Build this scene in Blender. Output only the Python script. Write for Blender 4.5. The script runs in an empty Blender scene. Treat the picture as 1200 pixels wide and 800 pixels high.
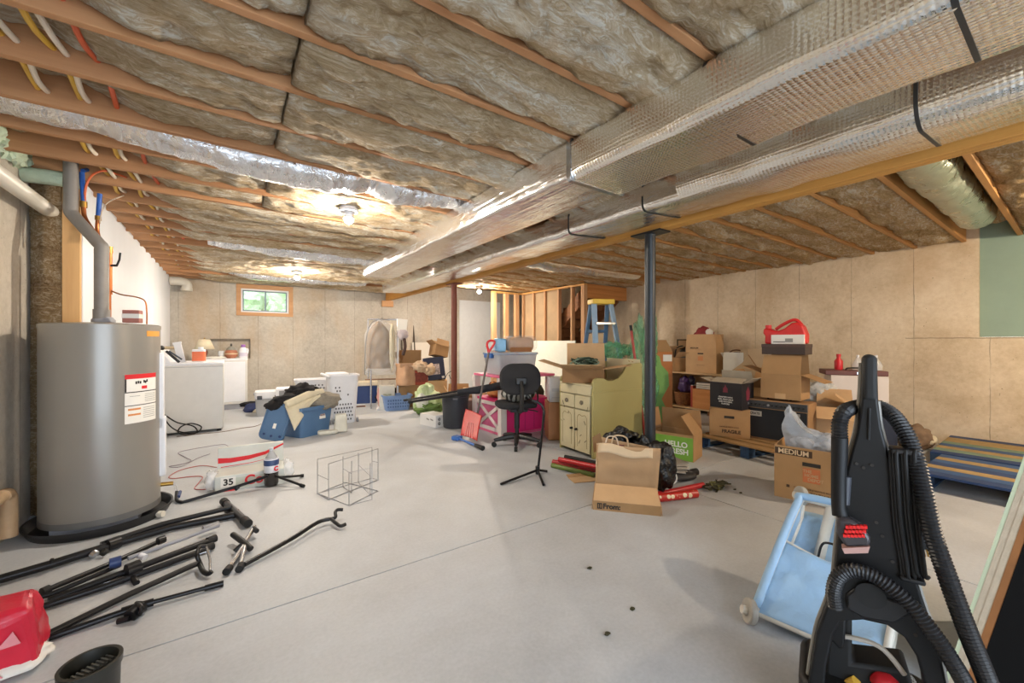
import bpy, bmesh, math, random
from mathutils import Vector as V, Matrix, Euler, noise
random.seed(7)
S = bpy.context.scene; COL = S.collection
PI = math.pi; rad = math.radians
# ---------------------------------------------------------------- camera numbers (used to measure the room)
YAW, FPX, CH = 34.9, 474.0, 1.2
SN, CS = math.sin(rad(YAW)), math.cos(rad(YAW))
def ray(u, v):
    a = (u-600)/FPX; return V((SN+a*CS, CS-a*SN, (400-v)/FPX))
CAM = V((0, 0, CH))
def D(u, v, t): return CAM + ray(u, v)*t                 # point at depth t
def Zp(u, v, z=0.0):
    d = ray(u, v); return CAM + d*((z-CH)/d.z)            # point on the level z
def face(u): return -rad(YAW) - math.atan((u-600)/FPX)    # heading that turns a front to the viewer
def onplane(u, v, o, rz):                                 # pixel -> local (x, z) on the upright plane through o
    d = ray(u, v); n = V((-math.sin(rz), math.cos(rz), 0)); k = (V(o)-CAM).dot(n)/d.dot(n)
    p = CAM+d*k-V(o); return (p.x*math.cos(rz)+p.y*math.sin(rz), p.z)
# ---------------------------------------------------------------- materials
def lin(h):
    if isinstance(h, str):
        h = h.lstrip('#'); c = [int(h[i:i+2], 16)/255 for i in (0, 2, 4)]
    else: c = h
    return tuple((x/12.92 if x <= .04045 else ((x+.055)/1.055)**2.4) for x in c)+(1,)
MATS = {}
def M(name, col, rough=.6, metal=0, var=.10, scale=9, bump=.0, bscale=60, col2=None, alpha=1, spec=.5, emit=0, dist=.01, trans=0, detail=5, stretch=None, coat=0):
    if name in MATS: return MATS[name]
    m = bpy.data.materials.new(name); m.use_nodes = True; nt = m.node_tree; N = nt.nodes; L = nt.links
    b = N['Principled BSDF']; b.inputs['Roughness'].default_value = rough; b.inputs['Metallic'].default_value = metal
    b.inputs['Specular IOR Level'].default_value = spec; b.inputs['Alpha'].default_value = alpha
    b.inputs['Transmission Weight'].default_value = trans; b.inputs['Coat Weight'].default_value = coat
    c = lin(col); b.inputs['Base Color'].default_value = c
    tc = N.new('ShaderNodeTexCoord'); src = tc.outputs['Object']
    if stretch:
        mp = N.new('ShaderNodeMapping'); mp.inputs['Scale'].default_value = stretch; L.new(src, mp.inputs['Vector']); src = mp.outputs['Vector']
    if var or col2:
        n = N.new('ShaderNodeTexNoise'); n.inputs['Scale'].default_value = scale; n.inputs['Detail'].default_value = detail; n.inputs['Roughness'].default_value = .62
        L.new(src, n.inputs['Vector'])
        r = N.new('ShaderNodeValToRGB'); L.new(n.outputs['Fac'], r.inputs['Fac'])
        r.color_ramp.elements[0].position = .3; r.color_ramp.elements[1].position = .7
        k0, k1 = 1-var, 1+var
        c2 = lin(col2) if col2 else tuple(min(1, x*k1) for x in c[:3])+(1,)
        r.color_ramp.elements[0].color = tuple(x*k0 for x in c[:3])+(1,) if not col2 else c
        r.color_ramp.elements[1].color = c2
        L.new(r.outputs['Color'], b.inputs['Base Color'])
    if bump:
        n2 = N.new('ShaderNodeTexNoise'); n2.inputs['Scale'].default_value = bscale; n2.inputs['Detail'].default_value = 6
        L.new(src, n2.inputs['Vector']); bp = N.new('ShaderNodeBump'); bp.inputs['Strength'].default_value = bump; bp.inputs['Distance'].default_value = dist
        L.new(n2.outputs['Fac'], bp.inputs['Height']); L.new(bp.outputs['Normal'], b.inputs['Normal'])
    if emit:
        b.inputs['Emission Color'].default_value = c; b.inputs['Emission Strength'].default_value = emit
    MATS[name] = m; return m
def node(nt, t, **k):
    n = nt.nodes.new(t)
    for a, v in k.items():
        if a.startswith('i_'): n.inputs[a[2:].replace('_', ' ')].default_value = v
        else: setattr(n, a, v)
    return n
def math_n(nt, op, a, b=None):
    n = nt.nodes.new('ShaderNodeMath'); n.operation = op
    for i, x in enumerate((a, b)):
        if x is None: continue
        if isinstance(x, (int, float)): n.inputs[i].default_value = x
        else: nt.links.new(x, n.inputs[i])
    return n.outputs[0]
def ramp(nt, fac, stops):
    r = nt.nodes.new('ShaderNodeValToRGB'); nt.links.new(fac, r.inputs['Fac']); e = r.color_ramp.elements
    while len(e) < len(stops): e.new(.5)
    for q, (p, c) in zip(e, stops): q.position = p; q.color = lin(c) if isinstance(c, str) else (c, c, c, 1)
    return r.outputs['Color']
def mix(nt, fac, a, b, mode='MIX'):
    n = nt.nodes.new('ShaderNodeMix'); n.data_type = 'RGBA'; n.blend_type = mode
    for i, x in ((0, fac), (6, a), (7, b)):
        if isinstance(x, (int, float)): n.inputs[i].default_value = x if i == 0 else (x, x, x, 1)
        elif isinstance(x, str): n.inputs[i].default_value = lin(x)
        else: nt.links.new(x, n.inputs[i])
    return n.outputs[2]
def noise_n(nt, vec, scale, detail=5, rough=.6, dist=0):
    n = node(nt, 'ShaderNodeTexNoise', i_Scale=scale, i_Detail=detail, i_Roughness=rough, i_Distortion=dist); nt.links.new(vec, n.inputs['Vector']); return n.outputs['Fac']
def base(name, rough=.8, metal=0):
    m = bpy.data.materials.new(name); m.use_nodes = True; nt = m.node_tree; b = nt.nodes['Principled BSDF']
    b.inputs['Roughness'].default_value = rough; b.inputs['Metallic'].default_value = metal
    tc = nt.nodes.new('ShaderNodeTexCoord'); MATS[name] = m
    return m, nt, b, tc.outputs['Object']
def bumpit(nt, b, h, strength, dist):
    bp = node(nt, 'ShaderNodeBump', i_Strength=strength, i_Distance=dist); nt.links.new(h, bp.inputs['Height']); nt.links.new(bp.outputs['Normal'], b.inputs['Normal'])

def concrete_wall(name, axis, tones, stain, seams, zline=None):
    m, nt, b, o = base(name, .9); L = nt.links
    sep = nt.nodes.new('ShaderNodeSeparateXYZ'); L.new(o, sep.inputs[0])
    n1 = noise_n(nt, o, 1.6, 7, .65, .4); n2 = noise_n(nt, o, 22, 5, .7)
    c = ramp(nt, n1, [(.3, tones[0]), (.5, tones[1]), (.72, tones[2])])
    c = mix(nt, .25, c, ramp(nt, n2, [(.35, .25), (.65, .9)]), 'SOFT_LIGHT')
    mp = node(nt, 'ShaderNodeMapping'); mp.inputs['Scale'].default_value = (1, 1, .35); L.new(o, mp.inputs['Vector'])
    st = ramp(nt, noise_n(nt, mp.outputs['Vector'], 1.1, 4, .6), [(.52, 0.), (.7, .55)])
    c = mix(nt, st, c, stain)
    w = sep.outputs[axis]; wob = math_n(nt, 'MULTIPLY', noise_n(nt, o, 6, 3), .02)
    f = math_n(nt, 'FRACT', math_n(nt, 'DIVIDE', math_n(nt, 'ADD', math_n(nt, 'ADD', w, wob), 20+seams), .605))
    ln = math_n(nt, 'LESS_THAN', f, .014)
    ln = math_n(nt, 'MULTIPLY', ln, ramp(nt, noise_n(nt, o, 3.1, 3), [(.3, .05), (.65, .6)]))
    pit = math_n(nt, 'LESS_THAN', noise_n(nt, o, 55, 2, .5), .27)
    dark = math_n(nt, 'MAXIMUM', ln, math_n(nt, 'MULTIPLY', pit, .55))
    if zline is not None:
        zz = math_n(nt, 'ADD', sep.outputs[2], wob)
        hz = math_n(nt, 'MULTIPLY', math_n(nt, 'LESS_THAN', math_n(nt, 'ABSOLUTE', math_n(nt, 'SUBTRACT', zz, zline)), .006), math_n(nt, 'LESS_THAN', sep.outputs[1], 1.32))
        dark = math_n(nt, 'MAXIMUM', dark, math_n(nt, 'MULTIPLY', hz, .5))
    c = mix(nt, dark, c, '#5d5042'); L.new(c, b.inputs['Base Color'])
    h = math_n(nt, 'SUBTRACT', n2, math_n(nt, 'MULTIPLY', dark, 1.5)); bumpit(nt, b, h, .35, .01)
    return m
def floor_mat():
    m, nt, b, o = base('floor_concrete', .55); L = nt.links
    n1 = noise_n(nt, o, .55, 5, .6, .5); n2 = noise_n(nt, o, 3.2, 7, .68, .3); n3 = noise_n(nt, o, 60, 3, .6)
    c = ramp(nt, n1, [(.3, '#a8a9aa'), (.5, '#b3b6ba'), (.7, '#bec3c9')])
    c = mix(nt, .35, c, ramp(nt, n2, [(.32, .3), (.68, .72)]), 'SOFT_LIGHT')
    c = mix(nt, .2, c, ramp(nt, n3, [(.35, .3), (.65, .7)]), 'SOFT_LIGHT')
    L.new(c, b.inputs['Base Color'])
    L.new(ramp(nt, n2, [(.3, .42), (.7, .7)]), b.inputs['Roughness']); bumpit(nt, b, n2, .12, .004)
    return m
def insul_mat(name, a, bcol, ccol, amt=.5, sc=1.0):
    m, nt, b, o = base(name, .95); L = nt.links
    mp = node(nt, 'ShaderNodeMapping'); mp.inputs['Scale'].default_value = (.55, 1.6, 1.6); L.new(o, mp.inputs['Vector']); q = mp.outputs['Vector']
    n1 = noise_n(nt, q, 3.0*sc, 7, .66, 1.0); n2 = noise_n(nt, q, 14*sc, 8, .75, 2.4); n3 = noise_n(nt, q, 60*sc, 4, .7, 1.5)
    c = ramp(nt, n1, [(.28, a), (.5, bcol), (.75, ccol)])
    c = mix(nt, .7, c, ramp(nt, n2, [(.33, .2), (.62, .9)]), 'SOFT_LIGHT')
    fib = math_n(nt, 'MULTIPLY', ramp(nt, n2, [(.5, 0.), (.56, 1.)]), ramp(nt, n1, [(.44, 0.1), (.56, amt)]))
    c = mix(nt, fib, c, '#f0e9db'); L.new(c, b.inputs['Base Color'])
    h = math_n(nt, 'ADD', math_n(nt, 'MULTIPLY', n2, .8), math_n(nt, 'MULTIPLY', n3, .35)); bumpit(nt, b, h, 1.0, .05)
    b.inputs['Specular IOR Level'].default_value = .15
    return m
def foil_mat(name, col, rough=.3, cell=True, wr=.5):
    m, nt, b, o = base(name, rough, .92); L = nt.links; b.inputs['Base Color'].default_value = lin(col)
    n1 = noise_n(nt, o, 5, 6, .6, 1.5)
    mp = node(nt, 'ShaderNodeMapping'); mp.inputs['Scale'].default_value = (3.5, .22, 3.5); L.new(o, mp.inputs['Vector'])
    n2 = noise_n(nt, mp.outputs['Vector'], 5, 4, .55, .5)
    h = math_n(nt, 'ADD', math_n(nt, 'MULTIPLY', n1, wr), math_n(nt, 'MULTIPLY', n2, wr))
    if cell:
        vo = node(nt, 'ShaderNodeTexVoronoi', i_Scale=52.0, i_Randomness=.1); L.new(o, vo.inputs['Vector'])
        h = math_n(nt, 'SUBTRACT', h, math_n(nt, 'MULTIPLY', vo.outputs['Distance'], .22))
    bumpit(nt, b, h, .6, .03); L.new(ramp(nt, n1, [(.3, rough*.6), (.7, min(1, rough*1.5))]), b.inputs['Roughness'])
    return m
def wood(name, a, c, sc=1.0, rough=.7, axis=0):
    st = [14, 14, 14]; st[axis] = .8
    return M(name, a, rough, col2=c, scale=sc, stretch=tuple(st), bump=.12, bscale=3, detail=6, dist=.004)
CARD = M('cardboard', '#a9845a', .85, var=.09, scale=5, bump=.08, bscale=90)
CARD2 = M('cardboard_light', '#c3a077', .85, var=.08, scale=5, bump=.08, bscale=90)
CARDD = M('cardboard_dark', '#8a6844', .85, var=.1, scale=5, bump=.08, bscale=90)
BLK = M('black_plastic', '#1a1a1c', .42, var=.1); BLKM = M('black_metal', '#17171a', .35, .3, var=.15); BLKR = M('black_rubber', '#141414', .7)
WHT = M('white_plastic', '#dfe0e4', .45, var=.03); WHTE = M('white_enamel', '#cfcdc8', .3, var=.03); GRY = M('grey_plastic', '#8f9096', .5)
CHR = M('chrome', '#b9bcc2', .22, .95, var=.05); PINE = wood('pine_x', '#cfa274', '#bb8a60', 1, axis=0); PINEY = wood('pine_y', '#d6a765', '#b98545', 1, axis=1)
PINEZ = wood('pine_z', '#e0b378', '#cb9a62', 1, axis=2); STUD = wood('stud_pine', '#c8a078', '#b38862', 1, axis=2)
RED = M('red_plastic', '#c8202a', .4); BLUEP = M('blue_plastic', '#46699a', .4, var=.06); NAVY = M('navy_plastic', '#22386a', .45)
INK = M('black_ink', '#2a2622', .7, var=0); WINK = M('white_ink', '#e8e6e0', .6, var=0); BROWNINK = M('brown_ink', '#4a3524', .7, var=0); REDINK = M('red_ink', '#cf2028', .6, var=0); GREYINK = M('grey_ink', '#8c8a86', .6, var=0)
PAPER = M('white_paper', '#e6e3db', .7, var=.03); COPPER = M('copper', '#b06a3e', .35, .85, var=.15); BRASS = M('brass', '#b08a44', .35, .9)
CLEAR = M('clear_plastic', '#dfe6ee', .18, var=0, alpha=.32); CLEARW = M('clear_plastic_film', '#eef1f4', .15, var=.05, alpha=.42, bump=.5, bscale=14, dist=.02)
# ---------------------------------------------------------------- mesh builder
class B:
    def __init__(s): s.b = bmesh.new()
    def _add(s, vs, fs, mat=None):
        if mat is not None: vs = [mat @ V(v) for v in vs]
        q = [s.b.verts.new(v) for v in vs]
        for f in fs:
            try: s.b.faces.new([q[i] for i in f])
            except ValueError: pass
        return s
    def box(s, x0, x1, y0, y1, z0, z1, mat=None):
        v = [(x, y, z) for z in (z0, z1) for y in (y0, y1) for x in (x0, x1)]
        return s._add(v, [(0, 2, 3, 1), (4, 5, 7, 6), (0, 1, 5, 4), (2, 6, 7, 3), (0, 4, 6, 2), (1, 3, 7, 5)], mat)
    def cb(s, c, d, rot=(0, 0, 0)):
        m = Matrix.Translation(V(c)) @ Euler(rot).to_matrix().to_4x4()
        return s.box(-d[0]/2, d[0]/2, -d[1]/2, d[1]/2, -d[2]/2, d[2]/2, m)
    def bar(s, a, b, w, h=None, roll=0):                    # a square bar from a to b
        a, b = V(a), V(b); d = b-a; h = h or w
        m = Matrix.Translation(a) @ d.to_track_quat('Z', 'Y').to_matrix().to_4x4() @ Matrix.Rotation(roll, 4, 'Z')
        return s.box(-w/2, w/2, -h/2, h/2, 0, d.length, m)
    def tube(s, pts, r, seg=8, closed=False, cap=True):
        pts = [V(p) for p in pts]; n = len(pts); R = r if isinstance(r, (list, tuple)) else [r]*n
        rings = []; nrm = None
        for i, p in enumerate(pts):
            t = (pts[(i+1) % n] if (i < n-1 or closed) else p) - (pts[i-1] if (i > 0 or closed) else p)
            t.normalize()
            if nrm is None: nrm = t.orthogonal().normalized()
            else:
                nrm = nrm - t*nrm.dot(t)
                nrm = nrm.normalized() if nrm.length > 1e-6 else t.orthogonal().normalized()
            bi = t.cross(nrm)
            rings.append([s.b.verts.new(p + (nrm*math.cos(2*PI*k/seg)+bi*math.sin(2*PI*k/seg))*R[i]) for k in range(seg)])
        for i in range(n if closed else n-1):
            a, b = rings[i], rings[(i+1) % n]
            for k in range(seg): s.b.faces.new((a[k], a[(k+1) % seg], b[(k+1) % seg], b[k]))
        if cap and not closed:
            s.b.faces.new(rings[0][::-1]); s.b.faces.new(rings[-1])
        return s
    def lathe(s, prof, seg=24, c=(0, 0, 0), mat=None, sx=1, sy=1):
        c = V(c); rings = []
        for r, z in prof:
            rings.append([s.b.verts.new((mat @ V((r*sx*math.cos(2*PI*k/seg), r*sy*math.sin(2*PI*k/seg), z)) if mat else V((r*sx*math.cos(2*PI*k/seg), r*sy*math.sin(2*PI*k/seg), z)))+c) for k in range(seg)])
        for a, b in zip(rings, rings[1:]):
            for k in range(seg): s.b.faces.new((a[k], a[(k+1) % seg], b[(k+1) % seg], b[k]))
        if prof[0][0] > 1e-5: s.b.faces.new(rings[0][::-1])
        if prof[-1][0] > 1e-5: s.b.faces.new(rings[-1])
        return s
    def cyl(s, a, b, r, seg=16, r2=None): return s.tube([a, b], [r, r if r2 is None else r2], seg)
    def prism(s, poly, y0, y1, mat=None):                   # (x, z) outline extruded along y
        n = len(poly); v = [(x, y0, z) for x, z in poly]+[(x, y1, z) for x, z in poly]
        f = [tuple(range(n)), tuple(range(2*n-1, n-1, -1))]+[(i, i+n, (i+1) % n+n, (i+1) % n) for i in range(n)]
        return s._add(v, f, mat)
    def prismz(s, poly, z0, z1, mat=None):
        n = len(poly); v = [(x, y, z0) for x, y in poly]+[(x, y, z1) for x, y in poly]
        f = [tuple(range(n-1, -1, -1)), tuple(range(n, 2*n))]+[(i, (i+1) % n, (i+1) % n+n, i+n) for i in range(n)]
        return s._add(v, f, mat)
    def blob(s, c, r, amp=.15, fr=3, seed=0, sub=3, flat=None, mat=None):
        t = bmesh.new(); bmesh.ops.create_icosphere(t, subdivisions=sub, radius=1)
        o = V((seed*3.7, seed*1.3, seed*7.1)); c = V(c); idx = {}
        for v in t.verts:
            d = 1+amp*noise.fractal(v.co*fr+o, 1.0, 2.0, 3)
            p = V((v.co.x*r[0], v.co.y*r[1], v.co.z*r[2]))*d
            if mat: p = mat @ p
            p += c
            if flat is not None and p.z < flat: p.z = flat+.002*random.random()
            idx[v.index] = s.b.verts.new(p)
        for f in t.faces: s.b.faces.new([idx[v.index] for v in f.verts])
        t.free(); return s
    def grid(s, fn, nu, nv):
        q = [[s.b.verts.new(fn(i/nu, j/nv)) for i in range(nu+1)] for j in range(nv+1)]
        for j in range(nv):
            for i in range(nu): s.b.faces.new((q[j][i], q[j][i+1], q[j+1][i+1], q[j+1][i]))
        return s
    def sphere(s, c, r, sub=2):
        return s.blob(c, (r, r, r) if not isinstance(r, tuple) else r, 0, 1, 0, sub)
def rr(w, h, r, n=4, cx=0, cy=0):                            # rounded rectangle outline
    o = []
    for sx, sy, a0 in ((1, 1, 0), (-1, 1, 90), (-1, -1, 180), (1, -1, 270)):
        for k in range(n+1):
            a = rad(a0+90*k/n); o.append((cx+sx*(w/2-r)+r*math.cos(a), cy+sy*(h/2-r)+r*math.sin(a)))
    return o
def spline(pts, n=8, closed=False):
    pts = [V(p) for p in pts]; o = []; L = len(pts)
    for i in range(L if closed else L-1):
        g = (lambda k: pts[k % L]) if closed else (lambda k: pts[max(0, min(L-1, k))])
        a, b, c, d = g(i-1), g(i), g(i+1), g(i+2)
        for k in range(n):
            t = k/n; o.append(.5*((2*b)+(c-a)*t+(2*a-5*b+4*c-d)*t*t+(3*b-a-3*c+d)*t**3))
    if not closed: o.append(pts[-1])
    return o
# ---------------------------------------------------------------- objects
def tag(o, label=None, cat=None, group=None, kind=None):
    if label: o['label'] = label
    if cat: o['category'] = cat
    if group: o['group'] = group
    if kind: o['kind'] = kind
    return o
def T(name, label, cat, loc=(0, 0, 0), rz=0, group=None, rot=None):
    o = bpy.data.objects.new(name, None); COL.objects.link(o); o.empty_display_size = .05
    o.location = loc; o.rotation_euler = rot or (0, 0, rz); return tag(o, label, cat, group)
def P(name, b, mat, parent=None, bev=0, smooth=True, solid=0, sub=0, label=None, ang=38, seg=2):
    me = bpy.data.meshes.new(name); bmesh.ops.recalc_face_normals(b.b, faces=b.b.faces); b.b.to_mesh(me); b.b.free()
    me.materials.append(mat); o = bpy.data.objects.new(name, me); COL.objects.link(o)
    if parent: o.parent = parent
    if smooth:
        for p in me.polygons: p.use_smooth = True
        if ang < 180: me.set_sharp_from_angle(angle=rad(ang))
    if solid: md = o.modifiers.new('s', 'SOLIDIFY'); md.thickness = solid; md.offset = 0
    if bev: md = o.modifiers.new('b', 'BEVEL'); md.width = bev; md.segments = seg; md.limit_method = 'ANGLE'; md.angle_limit = rad(40)
    if sub: md = o.modifiers.new('u', 'SUBSURF'); md.levels = sub; md.render_levels = sub
    if label: o['label'] = label
    return o
def struct(name, b, mat, **k): return tag(P(name, b, mat, **k), kind='structure')
def solo(name, label, cat, b, mat, group=None, **k): return tag(P(name, b, mat, **k), label, cat, group)
def text(s, size, mat, parent, loc, rot=(PI/2, 0, 0), name='lettering', ex=.0008, align='CENTER', bold=0, sx=1):
    cu = bpy.data.curves.new('t', 'FONT'); cu.body = s; cu.size = size; cu.extrude = ex; cu.align_x = align; cu.align_y = 'CENTER'; cu.offset = bold
    o = bpy.data.objects.new('t', cu); COL.objects.link(o)
    dg = bpy.context.evaluated_depsgraph_get(); me = bpy.data.meshes.new_from_object(o.evaluated_get(dg)); bpy.data.objects.remove(o); me.materials.clear(); me.materials.append(mat)
    q = bpy.data.objects.new(name, me); COL.objects.link(q); q.parent = parent; q.location = loc; q.rotation_euler = rot; q.scale = (sx, 1, 1); return q
def carton(label, loc, rz, w, d, h, flaps=None, mat=None, name='cardboard_box', group=None, tape=False, cat='box', inner=None, fl=None, flmat=None, tilt=None):
    mat = mat or CARD; r = T(name, label, cat, loc, rz, group); t = .006
    if tilt: r.rotation_euler = (tilt[0], tilt[1], rz)
    if flaps is None:
        P('body', B().box(-w/2, w/2, -d/2, d/2, 0, h), mat, r, bev=.004)
        if tape: P('tape', B().box(-w/2-.001, w/2+.001, -.025, .025, h-.05, h+.0015), CARD2, r)
        return r
    b = B().box(-w/2, w/2, -d/2, d/2, 0, t)
    b.box(-w/2, w/2, -d/2, -d/2+t, t, h).box(-w/2, w/2, d/2-t, d/2, t, h).box(-w/2, -w/2+t, -d/2+t, d/2-t, t, h).box(w/2-t, w/2, -d/2+t, d/2-t, t, h)
    P('body', b, mat, r)
    for k, a in flaps.items():
        a = rad(a); n = {'f': (0, 1), 'b': (0, -1), 'l': (1, 0), 'r': (-1, 0)}[k]
        ln = fl or (d/2 if k in 'fb' else min(w, d)/2); wid = (w if k in 'fb' else d)-.006
        dr = V((n[0]*math.cos(a), n[1]*math.cos(a), math.sin(a))); pv = V((-n[0]*w/2, -n[1]*d/2, h)); sd = V((n[1], -n[0], 0)); up = sd.cross(dr)*.004
        if up.z < 0: up = -up
        q = [pv-sd*wid/2, pv+sd*wid/2, pv+sd*(wid/2-.008)+dr*ln, pv-sd*(wid/2-.008)+dr*ln]
        P('flap', B()._add([x for x in q]+[x+up for x in q], [(3, 2, 1, 0), (4, 5, 6, 7), (0, 1, 5, 4), (1, 2, 6, 5), (2, 3, 7, 6), (3, 0, 4, 7)]), flmat or mat, r, smooth=False)
    return r
ORD = ['first', 'second', 'third', 'fourth', 'fifth', 'sixth', 'seventh', 'eighth', 'ninth', 'tenth', 'eleventh', 'twelfth', 'thirteenth', 'fourteenth']
# ================================================================ ROOM
ZJ, BY, RX, LX = 2.33, 9.35, 6.85, -.87
FLOOR = floor_mat()
CW_B = concrete_wall('concrete_back', 0, ('#a8a196', '#b9b2a6', '#c5bfb4'), '#b79a74', .11)
CW_R = concrete_wall('concrete_right', 1, ('#bba688', '#d0bea2', '#ddcdb4'), '#b3936a', .53, 1.25)
CW_L = concrete_wall('concrete_left', 1, ('#b5ab9b', '#c0b6a6', '#c9c0b1'), '#a58f72', .2)
fl = B(); g = .0045; ys = (-2.2, 2.11-g, 2.11+g, BY+.2); xs = (-1.3, 3.02-g, 3.02+g, RX+.3)
for i in range(3):
    for j in range(3):
        if i != 1 and j != 1: fl.box(xs[i], xs[i+1], ys[j], ys[j+1], -.1, 0)
        else: fl.box(xs[i], xs[i+1], ys[j], ys[j+1], -.1, -.03)
struct('floor', fl, FLOOR, smooth=False)
# back wall with the window opening and the niche over the dryer
wx0, wx1, wz0, wz1 = .10, 1.06, 1.70, 2.31
nx0, nx1, nz0, nz1 = -.38, .33, .87, 1.25
bw = B()
bw.box(-1.3, RX+.2, BY, BY+.2, 0, nz0).box(-1.3, nx0, BY, BY+.2, nz0, nz1).box(nx1, RX+.2, BY, BY+.2, nz0, nz1)
bw.box(-1.3, RX+.2, BY, BY+.2, nz1, wz0).box(-1.3, wx0, BY, BY+.2, wz0, wz1).box(wx1, RX+.2, BY, BY+.2, wz0, wz1).box(-1.3, RX+.2, BY, BY+.2, wz1, 2.6)
bw.box(nx0, nx1, BY+.13, BY+.2, nz0, nz1)
struct('wall_back', bw, CW_B, smooth=False)
rw = B().box(RX, RX+.25, -2.2, BY, 0, 1.25).box(RX, RX+.25, .72, BY, 1.25, 2.6)
struct('wall_right', rw, CW_R, smooth=False)
GREENB = M('green_board', '#8fa595', .85, var=.06, scale=3)
solo('drywall_sheet', 'grey-green drywall panel set in the opening of the right wall', 'drywall', B().box(RX+.06, RX+.09, -2.2, .719, 1.251, 2.57), GREENB)
struct('wall_left', B().box(-1.32, -1.12, -2.2, 4.3, 0, 2.57), CW_L, smooth=False)
WBOARD = M('white_board_wall', '#eff3f9', .5, var=.03, scale=1.2, stretch=(1, 3, .4))
lw = B().box(-1.0, LX, 4.17, BY, 0, 2.36)
struct('wall_left_framed', lw, WBOARD, smooth=False)
solo('stud', 'pale wooden stud at the open end of the white wall', 'stud', B().box(-.965, -.875, 4.125, 4.165, 0, 2.33), PINEZ, bev=.003)
# window: wooden buck, white vinyl frame, two sashes and the green yard behind
struct('window_1', B().box(wx0, wx1, BY-.012, BY+.15, wz1-.085, wz1).box(wx0, wx1, BY-.02, BY+.15, wz0, wz0+.065).box(wx0, wx0+.075, BY-.012, BY+.15, wz0+.065, wz1-.085).box(wx1-.075, wx1, BY-.012, BY+.15, wz0+.065, wz1-.085), PINE, bev=.003)
ww = bpy.data.objects['window_1']
ix0, ix1, iz0, iz1 = wx0+.075, wx1-.075, wz0+.065, wz1-.085
def ring(b, x0, x1, z0, z1, y0, y1, t):
    return b.box(x0, x1, y0, y1, z0, z0+t).box(x0, x1, y0, y1, z1-t, z1).box(x0, x0+t, y0, y1, z0+t, z1-t).box(x1-t, x1, y0, y1, z0+t, z1-t)
P('window_frame', ring(B(), ix0, ix1, iz0, iz1, BY+.03, BY+.11, .028), WHT, ww, bev=.003)
GASK = M('grey_sash', '#6b7684', .5)
xm = (ix0+ix1)/2
for a, c, y in ((ix0+.028, xm+.012, .05), (xm-.012, ix1-.028, .07)):
    sa = P('sash', ring(B(), a, c, iz0+.028, iz1-.028, BY+y, BY+y+.02, .02), GASK, ww)
    P('pane', B().box(a+.02, c-.02, BY+y+.008, BY+y+.012, iz0+.048, iz1-.048), M('glass', '#ffffff', .02, var=0, alpha=.12), sa)
# the yard seen through the window
GRASS = M('lawn', '#8fb56a', .9, var=.25, scale=4); LEAF = M('leaves', '#6f8f5e', .9, col2='#c3d3b3', scale=6, bump=.8, bscale=12, dist=.1)
tag(P('yard_ground', B().box(-6, 8, BY+.21, BY+12, 1.55, 1.66), GRASS), kind='structure')
for i, (x, y, r) in enumerate(((-2.0, 14.6, 1.05), (.1, 16.9, 1.2), (2.1, 15.2, 1.05), (4.8, 17.4, 1.2))):
    o = T('shrub', ['leafy shrub at the left edge of the view through the window', 'round green shrub in the middle of the view through the window', 'pale leafy shrub right of the middle bar of the window', 'tall shrub at the right edge of the view through the window'][i], 'shrub', (x, y, 1.66), 0, 'shrubs outside the window')
    P('foliage', B().blob((0, 0, r*.9), (r, r, r*.95), .35, 3, i+3, 4), LEAF, o); P('stem', B().cyl((0, 0, 0), (0, 0, .6), .08), PINEZ, o)
o = T('stone_block', 'white block standing on the lawn outside the window', 'block', (.35, 12.2, 1.66)); P('block', B().box(-.22, .22, -.15, .15, 0, .3), PAPER, o, bev=.02)
# ---------------------------------------------------------------- ceiling
struct('ceiling', B().box(-1.3, RX+.2, -2.2, BY+.2, 2.575, 2.6), wood('subfloor', '#8a6e4c', '#76593a', 1), smooth=False)
JW = wood('joist_pine', '#bd8c60', '#a3724b', 1, axis=0); JR = wood('joist_pine_right', '#c99659', '#b07c44', 1, axis=0)
def jy(k): return .875+.398*k
NJ = 22
def place(k, n): return ORD[k]+' from the camera' if k < n//2+1 else ORD[n-1-k]+' from the back wall'
for k in range(NJ):
    y = jy(k); b = B()
    n = 28
    b.box(-1.1, 3.0, y-.019, y+.019, ZJ, 2.57)
    solo('ceiling_joist', 'wooden ceiling joist left of the beam, %s' % place(k, NJ), 'joist', b, JW, 'left joists', bev=.003)
for k in range(-1, 17):
    y = jy(k)-.042
    x1 = RX+.04 if y < 5.5 else (5.6 if y < 7.7 else RX)
    solo('ceiling_joist', 'wooden ceiling joist between the beam and the right wall, %s' % (ORD[k+1]+' from the camera' if k < 9 else ORD[16-k]+' from the far end'), 'joist', B().box(2.94, x1, y-.019, y+.019, ZJ, 2.57), JR, 'right joists', bev=.003)
INS = insul_mat('insulation_grey_brown', '#a58a64', '#cfb794', '#efe3cc', 1.0)
INSR = insul_mat('insulation_brown', '#a8885a', '#d0af80', '#e8d0aa', .75)
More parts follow.
